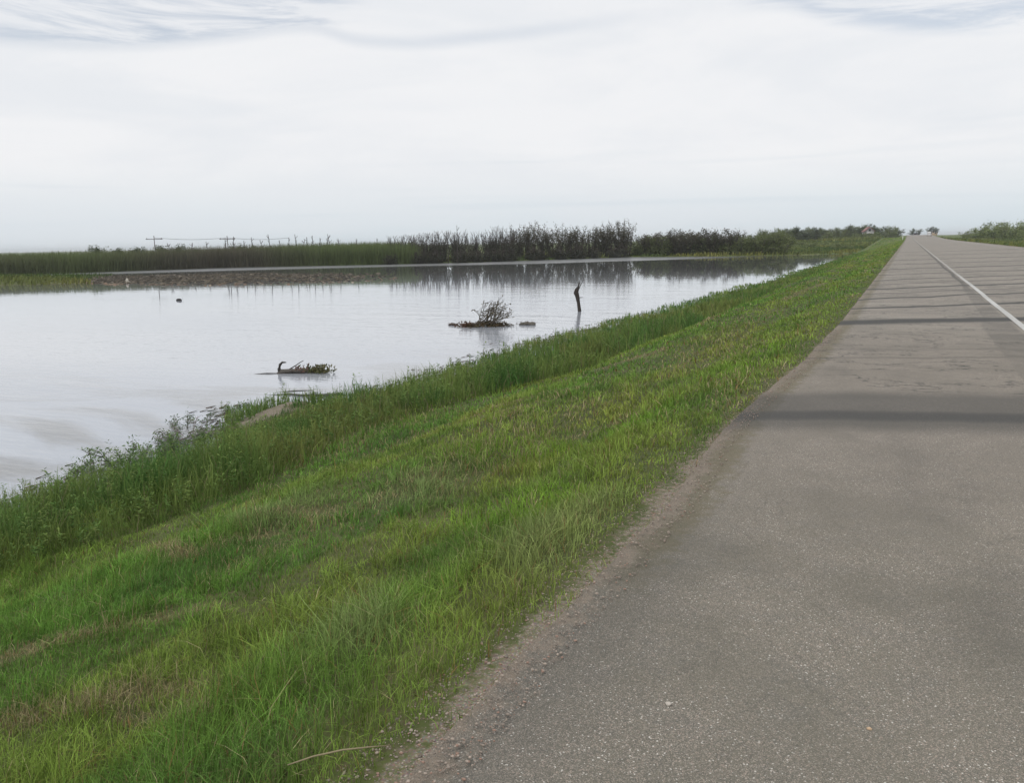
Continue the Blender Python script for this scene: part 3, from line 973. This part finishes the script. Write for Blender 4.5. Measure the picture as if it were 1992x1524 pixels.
# floating brush with a fan of twigs
t_ = empty('floating_branch', (-17.5, 33.9, WATER))
tag(t_, 'floating tangle of leafy brush with twigs fanning upward', 'branch')
ax = np.array([.88, .47, 0]); ay = np.array([-.47, .88, 0])
g = Geo()
for i in range(11):
    p = ax * random.uniform(-.7, .6) + ay * random.uniform(-.5, .5)
    ry_tube(g, p + (0, 0, random.uniform(-.02, .12)), ax * random.uniform(.3, 1) + ay * random.uniform(-.3, .3), random.uniform(.4, .9), .03, .01, 5, .16, 5, BR)
g.build('stem', M_bark, t_)
g = Geo(); fan = []
for i in range(24):
    p = ax * random.uniform(-.5, .35) + ay * random.uniform(-.35, .35) + np.array([0, 0, .1])
    pts = ry_tube(g, p, ax * random.uniform(.0, 1.1) + ay * random.uniform(-.3, .3) + np.array([0, 0, random.uniform(.3, 1.1)]), random.uniform(.7, 1.4), .022, .008, 6, .12, 4, (.10, .085, .07))
    fan += pts[2:]
    for q in pts[3:6]:
        fan += ry_tube(g, q, ax * random.uniform(.2, 1) + ay * random.uniform(-.4, .4) + np.array([0, 0, random.uniform(.1, .6)]), random.uniform(.2, .4), .012, .006, 3, .12, 4, (.10, .085, .07))[1:]
g.build('twigs', M_bark, t_)
g = Geo()
N = 800
a = rng.normal(0, .48, N); b_ = rng.normal(0, .3, N); z = np.abs(rng.normal(0, .06, N)) + .16 * np.exp(-(a / .4) ** 2) * rng.random(N)
P = ax[None] * a[:, None] + ay[None] * b_[:, None]; P[:, 2] = z
g.leaves(P, .13, lerp((.055, .06, .03), (.15, .10, .06), rng.random(N)), .1, 2.6)
P = ax[None] * rng.normal(.65, .28, 420)[:, None] + ay[None] * rng.normal(0, .12, 420)[:, None]; P[:, 2] = np.abs(rng.normal(0, .05, 420))
g.leaves(P, .12, lerp((.06, .055, .03), (.13, .10, .06), rng.random(420)), .0, 3)
P = ax[None] * rng.normal(-.85, .22, 380)[:, None] + ay[None] * rng.normal(0, .15, 380)[:, None]; P[:, 2] = np.abs(rng.normal(0, .09, 380))
g.leaves(P, .12, lerp((.13, .06, .04), (.10, .07, .045), rng.random(380)), .0, 2)
P = np.array(fan)[rng.integers(0, len(fan), 420)] + rng.normal(0, .03, (420, 3))
P = P[P[:, 2] > .02]
g.leaves(P, .13, lerp((.07, .07, .04), (.15, .12, .07), rng.random(len(P))), .2, 3)
g.build('foliage', M_leaf, t_)


def clod(name, label, loc, r, col, n=60):
    t_ = empty(name, loc)
    tag(t_, label, 'debris')
    for i in range(3):
        g = Geo()
        g.lump(((i - 1) * r * .5, random.gauss(0, r * .2), .02), (r * random.uniform(.4, .6), r * random.uniform(.35, .6), r * random.uniform(.2, .4)), i, col, .4)
        g.build('clod', M_clod, t_)
    g = Geo()
    P = np.stack([rng.normal(0, r * .6, n), rng.normal(0, r * .5, n), np.abs(rng.normal(.05, r * .15, n))], 1)
    g.leaves(P, .09, lerp(col, (.14, .11, .07), rng.random(n)), .1, 2.5)
    g.build('foliage', M_leaf, t_)
    return t_


clod('driftwood_clump', 'small dark clump of debris just left of the floating brush', (-19.25, 34.0, WATER), .26, (.07, .05, .04))
clod('driftwood_clump', 'low flat clump of debris drifting right of the floating brush', (-15.9, 35.1, WATER), .38, (.10, .09, .075))
clod('driftwood_clump', 'tiny dark clump of debris alone far out on open water', (-49.0, 45.1, WATER), .30, (.03, .028, .028), 10)

# crooked log
t_ = empty('driftwood_log', (-17.05, 19.35, WATER))
tag(t_, 'half sunk driftwood log with a hooked branch sticking up', 'driftwood')
g = Geo()
g.tube([(-.16, -.05, -.06), (.02, .02, .05), (.3, .16, .07), (.62, .3, .06), (.9, .48, .0)], [.05, .085, .075, .08, .04], 8, (.10, .092, .082), .15)
g.tube([(-.75, -.36, -.01), (-.4, -.2, .012), (-.1, -.05, .0)], [.012, .02, .02], 5, DARK)
g.build('trunk', M_bark, t_)
g = Geo()
g.tube([(-.02, 0, .0), (-.05, -.01, .14), (-.02, 0, .27), (.05, .03, .345), (.16, .08, .34)], [.07, .052, .045, .035, .014], 8, (.06, .055, .05), .1)
g.build('branch', M_bark, t_)
g = Geo()
ry_tube(g, (.08, .05, .05), (.8, .5, .35), .75, .022, .01, 5, .08, 5, DARK)
ry_tube(g, (.3, .2, .05), (.8, .5, .3), .6, .02, .008, 5, .1, 5, DARK)
g.build('branch', M_bark, t_)
g = Geo()
N = 380
P = np.stack([rng.normal(1.0, .22, N), rng.normal(.55, .15, N), np.abs(rng.normal(.04, .07, N))], 1)
g.leaves(P, .13, lerp((.08, .095, .035), (.17, .15, .08), rng.random(N)), .4, 2.6)
P = np.stack([rng.normal(.55, .14, 90), rng.normal(.3, .1, 90), np.abs(rng.normal(.1, .04, 90))], 1)
g.leaves(P, .11, (.17, .11, .09), .2, 2)
g.build('foliage', M_leaf, t_)

# thin branch lying at the surface near the weeds
g = Geo()
pts = [(-14.9, 16.3, -.01), (-14.4, 16.55, .015), (-13.9, 16.5, .02), (-13.4, 16.7, .02), (-12.9, 16.9, .05)]
g.tube(pts, [.012, .03, .035, .04, .05], 6, (.10, .095, .09), .1)
g.tube([(-14.95, 16.7, -.01), (-14.6, 17.0, .012), (-14.2, 17.3, .0)], [.01, .02, .01], 5, (.12, .115, .11))
o = g.build('fallen_branch', M_bark); o.location = (0, 0, WATER)
tag(o, 'long thin grey branch lying at the water surface by the weeds', 'branch')

# flooded shrubs
def shrub(name, label, loc, spread, h, nst, nlf, cst, clf, lean=(0, 0), leaf=.08, cat='shrub', bare=0.0):
    t_ = empty(name, loc)
    tag(t_, label, cat)
    g = Geo(); tips = []
    for i in range(nst):
        a = random.uniform(0, 2 * math.pi)
        d = (math.cos(a) * spread + lean[0], math.sin(a) * spread + lean[1], random.uniform(.3, 1))
        p = (random.gauss(0, .12), random.gauss(0, .12), -.25)
        pts = ry_tube(g, p, d, h * random.uniform(.8, 1.4), .016, .005, 6, .12, 5, cst)
        for q in pts[2:]:
            for _ in range(3):
                e = ry_tube(g, q, np.array(d) + rng.normal(0, .7, 3), h * .32, .007, .003, 3, .15, 4, cst)
                tips += e
    g.build('stem', M_bark, t_)
    if nlf:
        tips = np.array(tips)
        P = tips[rng.integers(0, len(tips), nlf)] + rng.normal(0, .04, (nlf, 3))
        P = P[P[:, 2] > .02]
        g = Geo(); g.leaves(P, leaf, lerp(clf[0], clf[1], rng.random(len(P))), .3, 2.8)
        g.build('foliage', M_leaf, t_)
    return t_


shrub('flooded_shrub', 'grey green leafy shrub leaning out over the near water', (-12.3, 9.75, WATER), .75, .55, 20, 3200, GREYB, ((.09, .15, .06), (.18, .24, .12)), (-.5, .0), .065)
shrub('flooded_shrub', 'low green leafy shrub between the leaning shrub and dead brush', (-12.5, 10.8, WATER), .8, .42, 18, 2400, GREYB, ((.08, .145, .055), (.17, .23, .11)), (-.3, .1), .065)
shrub('dead_brush', 'tangle of bare pale grey branches at the water edge', (-13.1, 12.0, WATER), 1.4, .48, 32, 1100, (.27, .24, .24), ((.10, .14, .07), (.16, .19, .11)), (-.3, .2), cat='brush')
shrub('flooded_shrub', 'small pale green shrub tip beyond the dead grey brush', (-13.9, 12.7, WATER), .9, .42, 14, 1300, (.25, .23, .22), ((.10, .15, .10), (.18, .22, .15)), (-.3, .1), .06)

# ------------------------------------------------------------------ trees
def tree_meshes(style, seed, h):
    """trunk and crown meshes of one tree; style sets habit and leaf"""
    random.seed(seed)
    g = Geo(); tips = []; w = Geo()
    if style == 'willow':            # dense low leaf, upright bare wands above
        for i in range(15):
            a = random.uniform(0, 2 * math.pi); r = random.uniform(.1, 1.0)
            d = (math.cos(a) * .16, math.sin(a) * .16, 1)
            hh = h * random.uniform(.62, 1.0)
            pts = ry_tube(g, (math.cos(a) * r, math.sin(a) * r, -.3), d, hh, .07, .022, 7, .05, 5, (.06, .05, .042))
            for q in pts[3:7]:
                for _ in range(2):
                    ry_tube(g, q, (random.gauss(0, .4), random.gauss(0, .4), 1), h * .2, .03, .014, 3, .08, 4, (.06, .05, .042))
            tips += pts[1:5]
        n, zc = 1700, .58
        P = np.array(tips)[rng.integers(0, len(tips), n)] + rng.normal(0, .42, (n, 3))
        P[:, 2] = np.abs(P[:, 2]); P = P[P[:, 2] < h * .68]
        c = lerp((.04, .047, .032), (.085, .082, .057), rng.random(len(P)))
        w.leaves(P, .32, c, .5, 2.4)
    elif style == 'leafy':           # upright with small leaf clumps to the top
        for i in range(11):
            a = random.uniform(0, 2 * math.pi); r = random.uniform(.1, .9)
            d = (math.cos(a) * .2, math.sin(a) * .2, 1)
            pts = ry_tube(g, (math.cos(a) * r, math.sin(a) * r, -.3), d, h * random.uniform(.66, .97), .08, .025, 7, .06, 5, (.07, .058, .048))
            tips += pts[1:]
            for q in pts[2:]:
                e = ry_tube(g, q, (random.gauss(0, .5), random.gauss(0, .5), 1), h * .17, .03, .012, 3, .1, 4, (.07, .058, .048))
                tips += e[1:]
        n = 2300
        P = np.array(tips)[rng.integers(0, len(tips), n)] + rng.normal(0, .20, (n, 3))
        P = P[P[:, 2] > .1]
        top = np.clip(P[:, 2] / h, 0, 1)
        c = lerp((.04, .05, .031), (.125, .108, .072), np.clip(rng.random(len(P)) * .6 + .35 * top, 0, 1))
        w.leaves(P, .27, c, .6, 2.2)
    elif style == 'scrub':           # rounded, uneven, green
        for i in range(7):
            a = random.uniform(0, 2 * math.pi)
            d = (math.cos(a) * .5, math.sin(a) * .5, 1)
            pts = ry_tube(g, (random.gauss(0, .3), random.gauss(0, .3), -.3), d, h * random.uniform(.6, .95), .1, .03, 6, .12, 5, (.08, .068, .055))
            tips += pts[1:]
            for q in pts[2:]:
                for _ in range(2):
                    tips += ry_tube(g, q, (random.gauss(0, 1), random.gauss(0, 1), .5), h * .25, .04, .015, 3, .15, 4, (.08, .068, .055))[1:]
        n = 2600
        cl = np.array(tips)[rng.integers(0, len(tips), 130)]
        P = cl[rng.integers(0, 130, n)] + rng.normal(0, .26, (n, 3)) * np.array([1.2, 1.2, .9])
        low = rng.integers(0, n, n // 3)
        P[low] = np.stack([rng.normal(0, h * .26, len(low)), rng.normal(0, h * .26, len(low)), rng.uniform(.1, h * .5, len(low))], 1)
        P = P[P[:, 2] > .1]
        c = lerp((.09, .125, .05), (.19, .215, .085), rng.random(len(P))) * (1.35 if seed >= 60 else 1.0)
        w.leaves(P, .28, c, .3, 1.9)
    elif style == 'round':           # full dark broadleaf
        pts = ry_tube(g, (0, 0, -.3), (0, 0, 1), h * .75, .17, .05, 6, .06, 7, (.08, .068, .055))
        for q in pts[1:]:
            for _ in range(4):
                tips += ry_tube(g, q, (random.gauss(0, 1), random.gauss(0, 1), .7), h * .38, .06, .015, 4, .15, 4, (.08, .068, .055))[1:]
        n = 2600
        cl = np.array(tips)[rng.integers(0, len(tips), 90)]
        P = cl[rng.integers(0, 90, n)] + rng.normal(0, .3, (n, 3))
        P = P[P[:, 2] > .5]
        c = lerp((.055, .08, .05), (.12, .14, .075), rng.random(len(P)))
        w.leaves(P, .30, c, .3, 1.8)
    else:                            # bare dead sapling
        pts = ry_tube(g, (0, 0, -.3), (0, 0, 1), h, .085, .04, 7, .035, 5, (.075, .065, .058))
        for q in pts[4:7]:
            for _ in range(2):
                ry_tube(w, q, (random.gauss(0, .5), random.gauss(0, .5), 1), h * .12, .04, .025, 3, .1, 4, (.075, .065, .058))
    return g, w


PROTO = {}


def tree(name, style, seed, h, loc, scale, rz, label, group=None, cat='tree', crown='crown'):
    key = (style, seed)
    root = empty(name, loc, rz, scale)
    tag(root, label, cat, group)
    if key not in PROTO:
        g, w_ = tree_meshes(style, seed, h)
        PROTO[key] = (g.build('trunk', M_bark), w_.build(crown, M_bark if style == 'bare' else M_leaf))
        for o in PROTO[key]: o.parent = root
    else:
        for p in PROTO[key]:
            c = p.copy(); COL.objects.link(c); c.parent = root
    return root


R = random.Random(77)


def gz(x, y):
    return float(height(np.array([x]), np.array([y]))[0])


def along(pts, f):
    d = np.array(pts, float)
    s = np.concatenate([[0], np.cumsum(np.linalg.norm(np.diff(d, axis=0), axis=1))])
    return np.array([np.interp(f * s[-1], s, d[:, i]) for i in range(2)])


# thicket on the far shore, seen over the water: bare wands left, leafier right
SH = [(-93, 138), (-80, 146), (-74, 158), (-58, 186)]
nrm = np.array([-.45, .9])
for i in range(30):
    f = (i + R.uniform(0, .9)) / 30
    if .29 < f < .34 and i % 2: continue
    p = along(SH, f) + nrm * R.uniform(2.5, 8.5)
    hs = float(np.interp(f, [0, .12, .25, .32, .38, .5, .9, 1], [.92, 1.0, 1.06, .8, 1.08, 1.06, 1.04, 1.0])) * R.uniform(.86, 1.06)
    if f < .46:
        tree('willow', 'willow', R.randint(1, 4), 7.0, (p[0], p[1], gz(*p) - .1), (1.05, 1.05, hs), R.uniform(0, 6.3),
             'dark willow with bare upright wands in the left half of the far thicket', 'bare topped willows in the far thicket')
    else:
        tree('willow', 'leafy', R.randint(5, 8), 7.0, (p[0], p[1], gz(*p) - .1), (1.05, 1.05, hs), R.uniform(0, 6.3),
             'dark leafy willow in the dense right half of the far thicket', 'leafy willows in the far thicket')
for i in range(16):      # lower growth filling the foot of the thicket
    f = (i + R.uniform(0, .9)) / 16
    p = along(SH, f) + nrm * R.uniform(1.2, 3.0)
    tree('thicket_bush', 'willow', 9 + i % 2, 3.2, (p[0], p[1], gz(*p) - .1), (1.3, 1.3, R.uniform(.8, 1.1)), R.uniform(0, 6.3),
         'low dark bush at the waterline in front of the far thicket', 'bushes at the foot of the far thicket', 'bush')
p = along(SH, .985) + nrm * 3
tree('willow', 'leafy', 12, 7.0, (p[0], p[1], gz(*p)), (1.15, 1.15, 1.14), 1.0, 'tallest leafy tree at the right end of the far thicket')
tree('dead_sapling', 'bare', 14, 7.4, (-80.5, 144.5, -1.9), 1.0, 0.3, 'tall bare twiggy sapling in a gap of the far thicket', crown='branches')
tree('dead_sapling', 'bare', 15, 6.4, (-82.3, 144.0, -1.9), 1.0, 0.3, 'shorter bare sapling beside the tall one in the thicket gap', crown='branches')

# line of scrub to the right of the thicket
S2 = [(-59, 190), (-46, 188), (-36, 188), (-25, 192)]
for i in range(30):
    f = (i + R.uniform(0, .9)) / 30
    p = along(S2, f) + np.array([0, 1]) * R.uniform(1.5, 6)
    hs = float(np.interp(f, [0, .25, .5, .75, 1], [.95, 1.1, 1.08, 1.0, .95])) * R.uniform(.85, 1.1)
    if f < .72 and i % 3:
        tree('willow', 'leafy', 20 + i % 2, 5.0, (p[0], p[1], gz(*p) - .1), (1.3, 1.3, hs), R.uniform(0, 6.3),
             'dark spiky willow in the lower row right of the thicket', 'spiky willows right of the thicket')
    else:
        tree('scrub_tree', 'scrub', 23 + i % 3, 4.6, (p[0], p[1], gz(*p) - .1), (1.15, 1.15, hs), R.uniform(0, 6.3),
             'rounded green scrub tree in the lower row right of the thicket', 'scrub trees right of the thicket')
# treeline beyond the meadow up to the road's vanishing point
for i in range(46):
    f = (i + R.uniform(0, .9)) / 46
    Y = 285 + 190 * f + R.uniform(-20, 35)
    az = -.152 + .142 * f
    X = math.tan(az) * Y
    hs = R.uniform(.9, 1.35)
    st = ('scrub', 23 + i % 3, 4.6) if i % 3 else ('round', 30 + i % 2, 6.0)
    z = gz(X, Y)
    k = 1.0 if st[0] == 'scrub' else .78
    tree('scrub_tree' if st[0] == 'scrub' else 'round_tree', st[0], st[1], st[2], (X, Y, z - .2), (1.25, 1.25, hs * k), R.uniform(0, 6.3),
         'green scrub tree in the distant treeline left of the road' if st[0] == 'scrub' else 'dark rounded tree in the distant treeline left of the road',
         'scrub in the distant treeline' if st[0] == 'scrub' else 'rounded trees in the distant treeline')
for i in range(14):
    X, Y = R.uniform(-34, -13), R.uniform(212, 275)
    tree('meadow_bush', 'scrub', 35 + i % 2, 1.8, (X, Y, gz(X, Y) - .1), (1.6, 1.6, R.uniform(.6, 1.0)), R.uniform(0, 6.3),
         'low green bush on the meadow beyond the water', 'bushes on the far meadow', 'bush')
# right of the road
for i in range(20):
    f = (i + R.uniform(0, .9)) / 20
    Y = 400 - 150 * f + R.uniform(-8, 8)
    az = .052 + .10 * f
    X = math.tan(az) * Y
    hs = float(np.interp(f, [0, .12, .2, .3, .45, .6, .75, 1], [.7, .9, 1.5, 1.35, 1.45, 1.55, 1.3, 1.1])) * R.uniform(.9, 1.1)
    tree('scrub_tree', 'scrub', 60 + i % 3, 4.6, (X, Y, gz(X, Y) - .2), (1.35, 1.35, hs), R.uniform(0, 6.3),
         'olive green scrub tree in the row right of the road', 'scrub trees right of the road')
for i in range(12):
    az = .112 + .004 * i
    Y = 330 + R.uniform(-15, 25)
    X = math.tan(az) * Y
    tree('round_tree', 'round', 30 + i % 2, 6.0, (X, Y, gz(X, Y) - .2), (1.1, 1.1, R.uniform(1.05, 1.25)), R.uniform(0, 6.3),
         'dark tree standing behind the scrub right of the road', 'dark trees right of the road')

# bare dead saplings and wires above the left reeds
for i, (x, h) in enumerate([(330, 5.2), (352, 5.9), (362, 6.1), (377, 5.2), (385, 6.0), (400, 5.4), (408, 6.5), (421, 5.2), (430, 5.6), (441, 6.4), (447, 5.3), (455, 5.8),
                            (463, 6.1), (470, 5.5), (479, 5.6), (485, 6.4), (497, 5.3), (520, 5.2), (545, 5.3), (310, 5.0), (290, 5.0)]):
    az = -.846 + (x - 269) * (-.705 + .846) / (430 - 269)
    r = 178 + R.uniform(-6, 10)
    X, Y = math.sin(az) * r, math.cos(az) * r
    s = h / 6.0
    tree('dead_sapling', 'bare', 40 + i % 5, 6.0, (X, Y, WATER + .3), (1.3, 1.3, s), R.uniform(0, 6.3),
         'thin bare dead sapling sticking up above the left reed stand', 'dead saplings above the left reeds', crown='branches')
for i in range(9):
    az = -.905 + .02 * i + R.uniform(-.008, .008)
    r = 186
    tree('reed_bush', 'round', 50, 4.5, (math.sin(az) * r, math.cos(az) * r, WATER + .3), (1.1, 1.1, R.uniform(.72, 1.0)), R.uniform(0, 6.3),
         'small dark bush top just above the left reed stand', 'bush tops over the left reeds', 'bush')
POLES = []
for x, h, lab in ((268, 6.2, 'wooden utility pole with a crossarm at the left end of the wire'), (355, 6.0, 'second wooden utility pole among the dead saplings')):
    az = -.846 + (x - 269) * (-.705 + .846) / (430 - 269)
    r = 176
    X, Y = math.sin(az) * r, math.cos(az) * r
    t_ = empty('utility_pole', (X, Y, WATER + .2), -az)
    tag(t_, lab, 'utility pole', 'utility poles on the far bank')
    g = Geo(); g.tube([(0, 0, -.4), (0, 0, h * .5), (0, 0, h)], [.09, .08, .07], 8, (.13, .12, .115)); g.build('post', M_bark, t_)
    g = Geo(); g.box((-1.5, -.05, h - .70), (1.5, .05, h - .58), (.13, .12, .115)); g.build('crossarm', M_bark, t_)
    for s in (-1.3, 1.3):
        g = Geo(); g.tube([(s, 0, h - .58), (s, 0, h - .38)], [.07, .05], 6, (.2, .2, .2)); g.build('insulator', M_bark, t_)
    POLES.append((X, Y, WATER + .2 + h - .38))
g = Geo()
a, b_ = np.array(POLES[0]), np.array(POLES[1])
c3 = b_ + (b_ - a) * .9
for p, q in ((a, b_), (b_, c3)):
    g.tube([p + (q - p) * k - np.array([0, 0, .35 * math.sin(math.pi * k)]) for k in np.linspace(0, 1, 9)], [.03] * 9, 4, (.12, .12, .12))
tag(g.build('utility_wire', M_bark), 'thin dark overhead wire strung between the poles above the left reeds', 'wire')

# ------------------------------------------------------------------ far buildings and traffic
M_wall = plain_mat('painted_wall', (.42, .41, .41), .8, .2, 2)
M_roof = plain_mat('red_roof', (.24, .13, .12), .8, .3, 3)
M_tan = plain_mat('tan_wall', (.36, .27, .19), .8, .3, 2)
M_dark = plain_mat('dark_roof', (.07, .075, .07), .8, .3, 2)
M_glass = plain_mat('window_glass', (.03, .035, .04), .15, .1, 2, .5)
M_white = plain_mat('white_paint', (.55, .55, .55), .35, .08, 3, .5)
M_navy = plain_mat('dark_paint', (.04, .045, .055), .3, .1, 3, .5)
M_tyre = plain_mat('tyre_rubber', (.02, .02, .02), .8, .2, 3)
M_red = plain_mat('red_lamp', (.35, .02, .02), .3, .1, 3, .5)


def house(name, loc, w_, d, hw, hr, wallm, roofm, label, rz=0):
    t_ = empty(name, loc, rz)
    tag(t_, label, 'house')
    g = Geo()
    x, y = w_ / 2, d / 2
    V = [(-x, -y, -.3), (x, -y, -.3), (x, y, -.3), (-x, y, -.3), (-x, -y, hw), (x, -y, hw), (x, y, hw), (-x, y, hw), (0, -y, hw + hr), (0, y, hw + hr)]
    g.add(V, [(0, 1, 5, 4), (1, 2, 6, 5), (2, 3, 7, 6), (3, 0, 4, 7), (4, 8, 9, 7), (8, 5, 6, 9)], [(4, 5, 8), (7, 9, 6)])
    g.build('wall', wallm, t_)
    g = Geo()
    for s in (-1, 1):
        a = np.array([(0, -y - .4, hw + hr + .02), (0, y + .4, hw + hr + .02), (s * (x + .45), y + .4, hw - hr * .45 / x + .02), (s * (x + .45), -y - .4, hw - hr * .45 / x + .02)])
        V = np.concatenate([a, a + (0, 0, .16)])
        g.add(V, [(0, 1, 2, 3), (4, 5, 6, 7), (0, 1, 5, 4), (1, 2, 6, 5), (2, 3, 7, 6), (3, 0, 4, 7)])
    rf = g.build('roof', roofm, t_)
    for sx_, z0 in ((-.5, .9), (.5, .9), (0, hw - .2)):
        wx_ = sx_ * x
        g = Geo(); g.box((wx_ - .55, -y - .06, z0), (wx_ + .55, -y - .003, z0 + 1.2)); f_ = g.build('window', M_white, t_)
        g = Geo(); g.box((wx_ - .45, -y - .075, z0 + .1), (wx_ + .45, -y - .062, z0 + 1.1)); g.build('pane', M_glass, f_)
    return t_


z = gz(-16, 400)
house('house', (-16.3, 400, z + .1), 3.7, 6, 3.1, 1.6, M_wall, M_roof, 'white house with a red roof among the distant trees', .25)
for x, y, s in ((-17.8, 409, 1.05), (-14.6, 410, .98), (-20.4, 405, .85)):
    tree('round_tree', 'round', 31, 6.0, (x, y, gz(x, y)), (1, 1, s), R.uniform(0, 6), 'dark tree close around the white house', 'dark trees round the white house')
for x, y, s in ((-20, 385, .7), (-13.4, 386, .75), (-16.2, 380, .62), (-14.6, 383, .7), (-17.6, 383, .66)):
    tree('meadow_bush', 'scrub', 35, 1.8, (x, y, gz(x, y)), (2.0, 2.0, 2.0 * s), R.uniform(0, 6), 'green bush in front of the white house', 'bushes before the white house', 'bush')
# crest of the road
house('shed', (15.2, 652, 1.55), 5.2, 5, 1.9, .9, M_tan, M_dark, 'small tan shed beneath the boxy tree at the road crest')
tree('round_tree', 'round', 30, 6.0, (13.9, 662, 1.5), (1.3, 1.3, .98), 2.0, 'dark boxy tree standing at the crest of the road')
tree('round_tree', 'round', 31, 6.0, (17.0, 663, 1.5), (1.1, 1.1, .9), 1.0, 'smaller dark tree right of the boxy one at the road crest')
tree('round_tree', 'round', 30, 6.0, (2.0, 672, 1.5), (1.2, 1.2, .82), 4.0, 'dark low tree rising behind the dark car at the road crest')
tree('round_tree', 'round', 31, 6.0, (6.2, 676, 1.5), (1.1, 1.1, .74), 5.0, 'lowest dark tree right of the dark car at the road crest')


def vehicle(name, loc, rz, L, W, hb, hc, bodym, label, cat, cab):
    t_ = empty(name, loc, rz)
    tag(t_, label, cat)
    g = Geo()
    g.box((-W / 2, -L / 2, .28), (W / 2, L / 2, hb), taper=(.06, .06, .05, .05))
    g.box((-W / 2 + .08, -L / 2 + cab[0], hb + .002), (W / 2 - .08, -L / 2 + cab[1], hc), taper=(.16, .16, cab[2], cab[3]))
    bo = g.build('body', bodym, t_)
    g = Geo(); g.box((-W / 2 + .22, -L / 2 + cab[0] - .01 + cab[2] * .45, hb + .1), (W / 2 - .22, -L / 2 + cab[0] + cab[2] * .5, hc - .12)); g.build('rear_window', M_glass, t_)
    for sx_ in (-1, 1):
        for yy in (-L * .31, L * .31):
            g = Geo(); g.tube([(sx_ * (W / 2 - .2), yy, .33), (sx_ * (W / 2 + .02), yy, .33)], [.33, .33], 14); g.build('wheel', M_tyre, t_)
        g = Geo(); g.box((sx_ * (W / 2 - .2) - .12, -L / 2 - .03, hb - .35), (sx_ * (W / 2 - .2) + .12, -L / 2 + .02, hb - .15)); g.build('tail_light', M_red, t_)
    return t_


vehicle('car', (3.6, 560, float(road_z(np.array([560.]))[0])), 0, 4.5, 1.85, .95, 1.5, M_navy, 'dark car driving away near the crest of the road', 'car', (.6, 3.2, .5, .8))
vehicle('van', (9.2, 470, float(road_z(np.array([470.]))[0])), math.pi, 5.2, 2.0, 1.1, 2.3, M_white, 'white van on the far right of the distant road', 'van', (.1, 4.2, .1, .6))

# verge post
t_ = empty('marker_post', (-1.9, 330, float(road_z(np.array([330.]))[0]) - .1))
tag(t_, 'short white marker post on the left verge far along the road', 'post')
g = Geo(); g.tube([(0, 0, -.2), (0, 0, 1.15)], [.09, .085], 8, (.8, .8, .78)); g.build('post', M_stone, t_)
g = Geo(); g.box((-.12, -.12, 1.15), (.12, .12, 1.3), (.8, .78, .7), (.04, .04, .04, .04)); g.build('cap', M_stone, t_)


# small things by the roadside
def stone(label, loc, r, col, seed, grp=None):
    g = Geo(); g.lump((0, 0, r[2] * .5), r, seed, col, .25)
    o = g.build('pebble', M_stone); o.location = loc
    return tag(o, label, 'stone', grp)


stone('single pale pebble lying on the asphalt in the foreground', (-.66, 2.6, 0), (.011, .009, .007), (.45, .41, .36), 3)
stone('tiny orange tinted pebble alone on the near asphalt', (-.02, 2.72, 0), (.008, .006, .005), (.5, .36, .24), 4)
g = Geo()
g.tube([(-1.66, 1.79, .0), (-1.60, 1.84, .015), (-1.53, 1.90, .02), (-1.47, 1.95, .015), (-1.42, 2.0, .005)], [.0022, .003, .003, .0025, .0012], 5, (.25, .21, .13))
tag(g.build('dry_stalk', M_bark), 'pale dry stalk lying across the gravel edge at the bottom', 'stalk')
g = Geo()
g.lump((0, 0, .2), (.17, .15, .26), 2, (.45, .42, .37), .35); g.lump((.15, 0, .06), (.4, .25, .12), 3, (.4, .36, .3), .3)
o = g.build('white_debris', M_stone); o.location = (-82.5, 68.5, WATER + .02)
tag(o, 'small white lump standing at the front edge of the debris mat', 'debris')

# ------------------------------------------------------------------ air
m, t, out = new_mat('air')
pv = t.node('ShaderNodeVolumePrincipled', ins={'Color': (.86, .89, .92, 1), 'Density': .00022, 'Anisotropy': .2})
t.t.links.new(pv.outputs[0], out.inputs[1])
g = Geo(); g.box((-4800, -1000, -6), (4800, 6200, 14))
tag(g.build('haze', m), 'thin pale haze in the damp air', 'haze', kind='stuff')
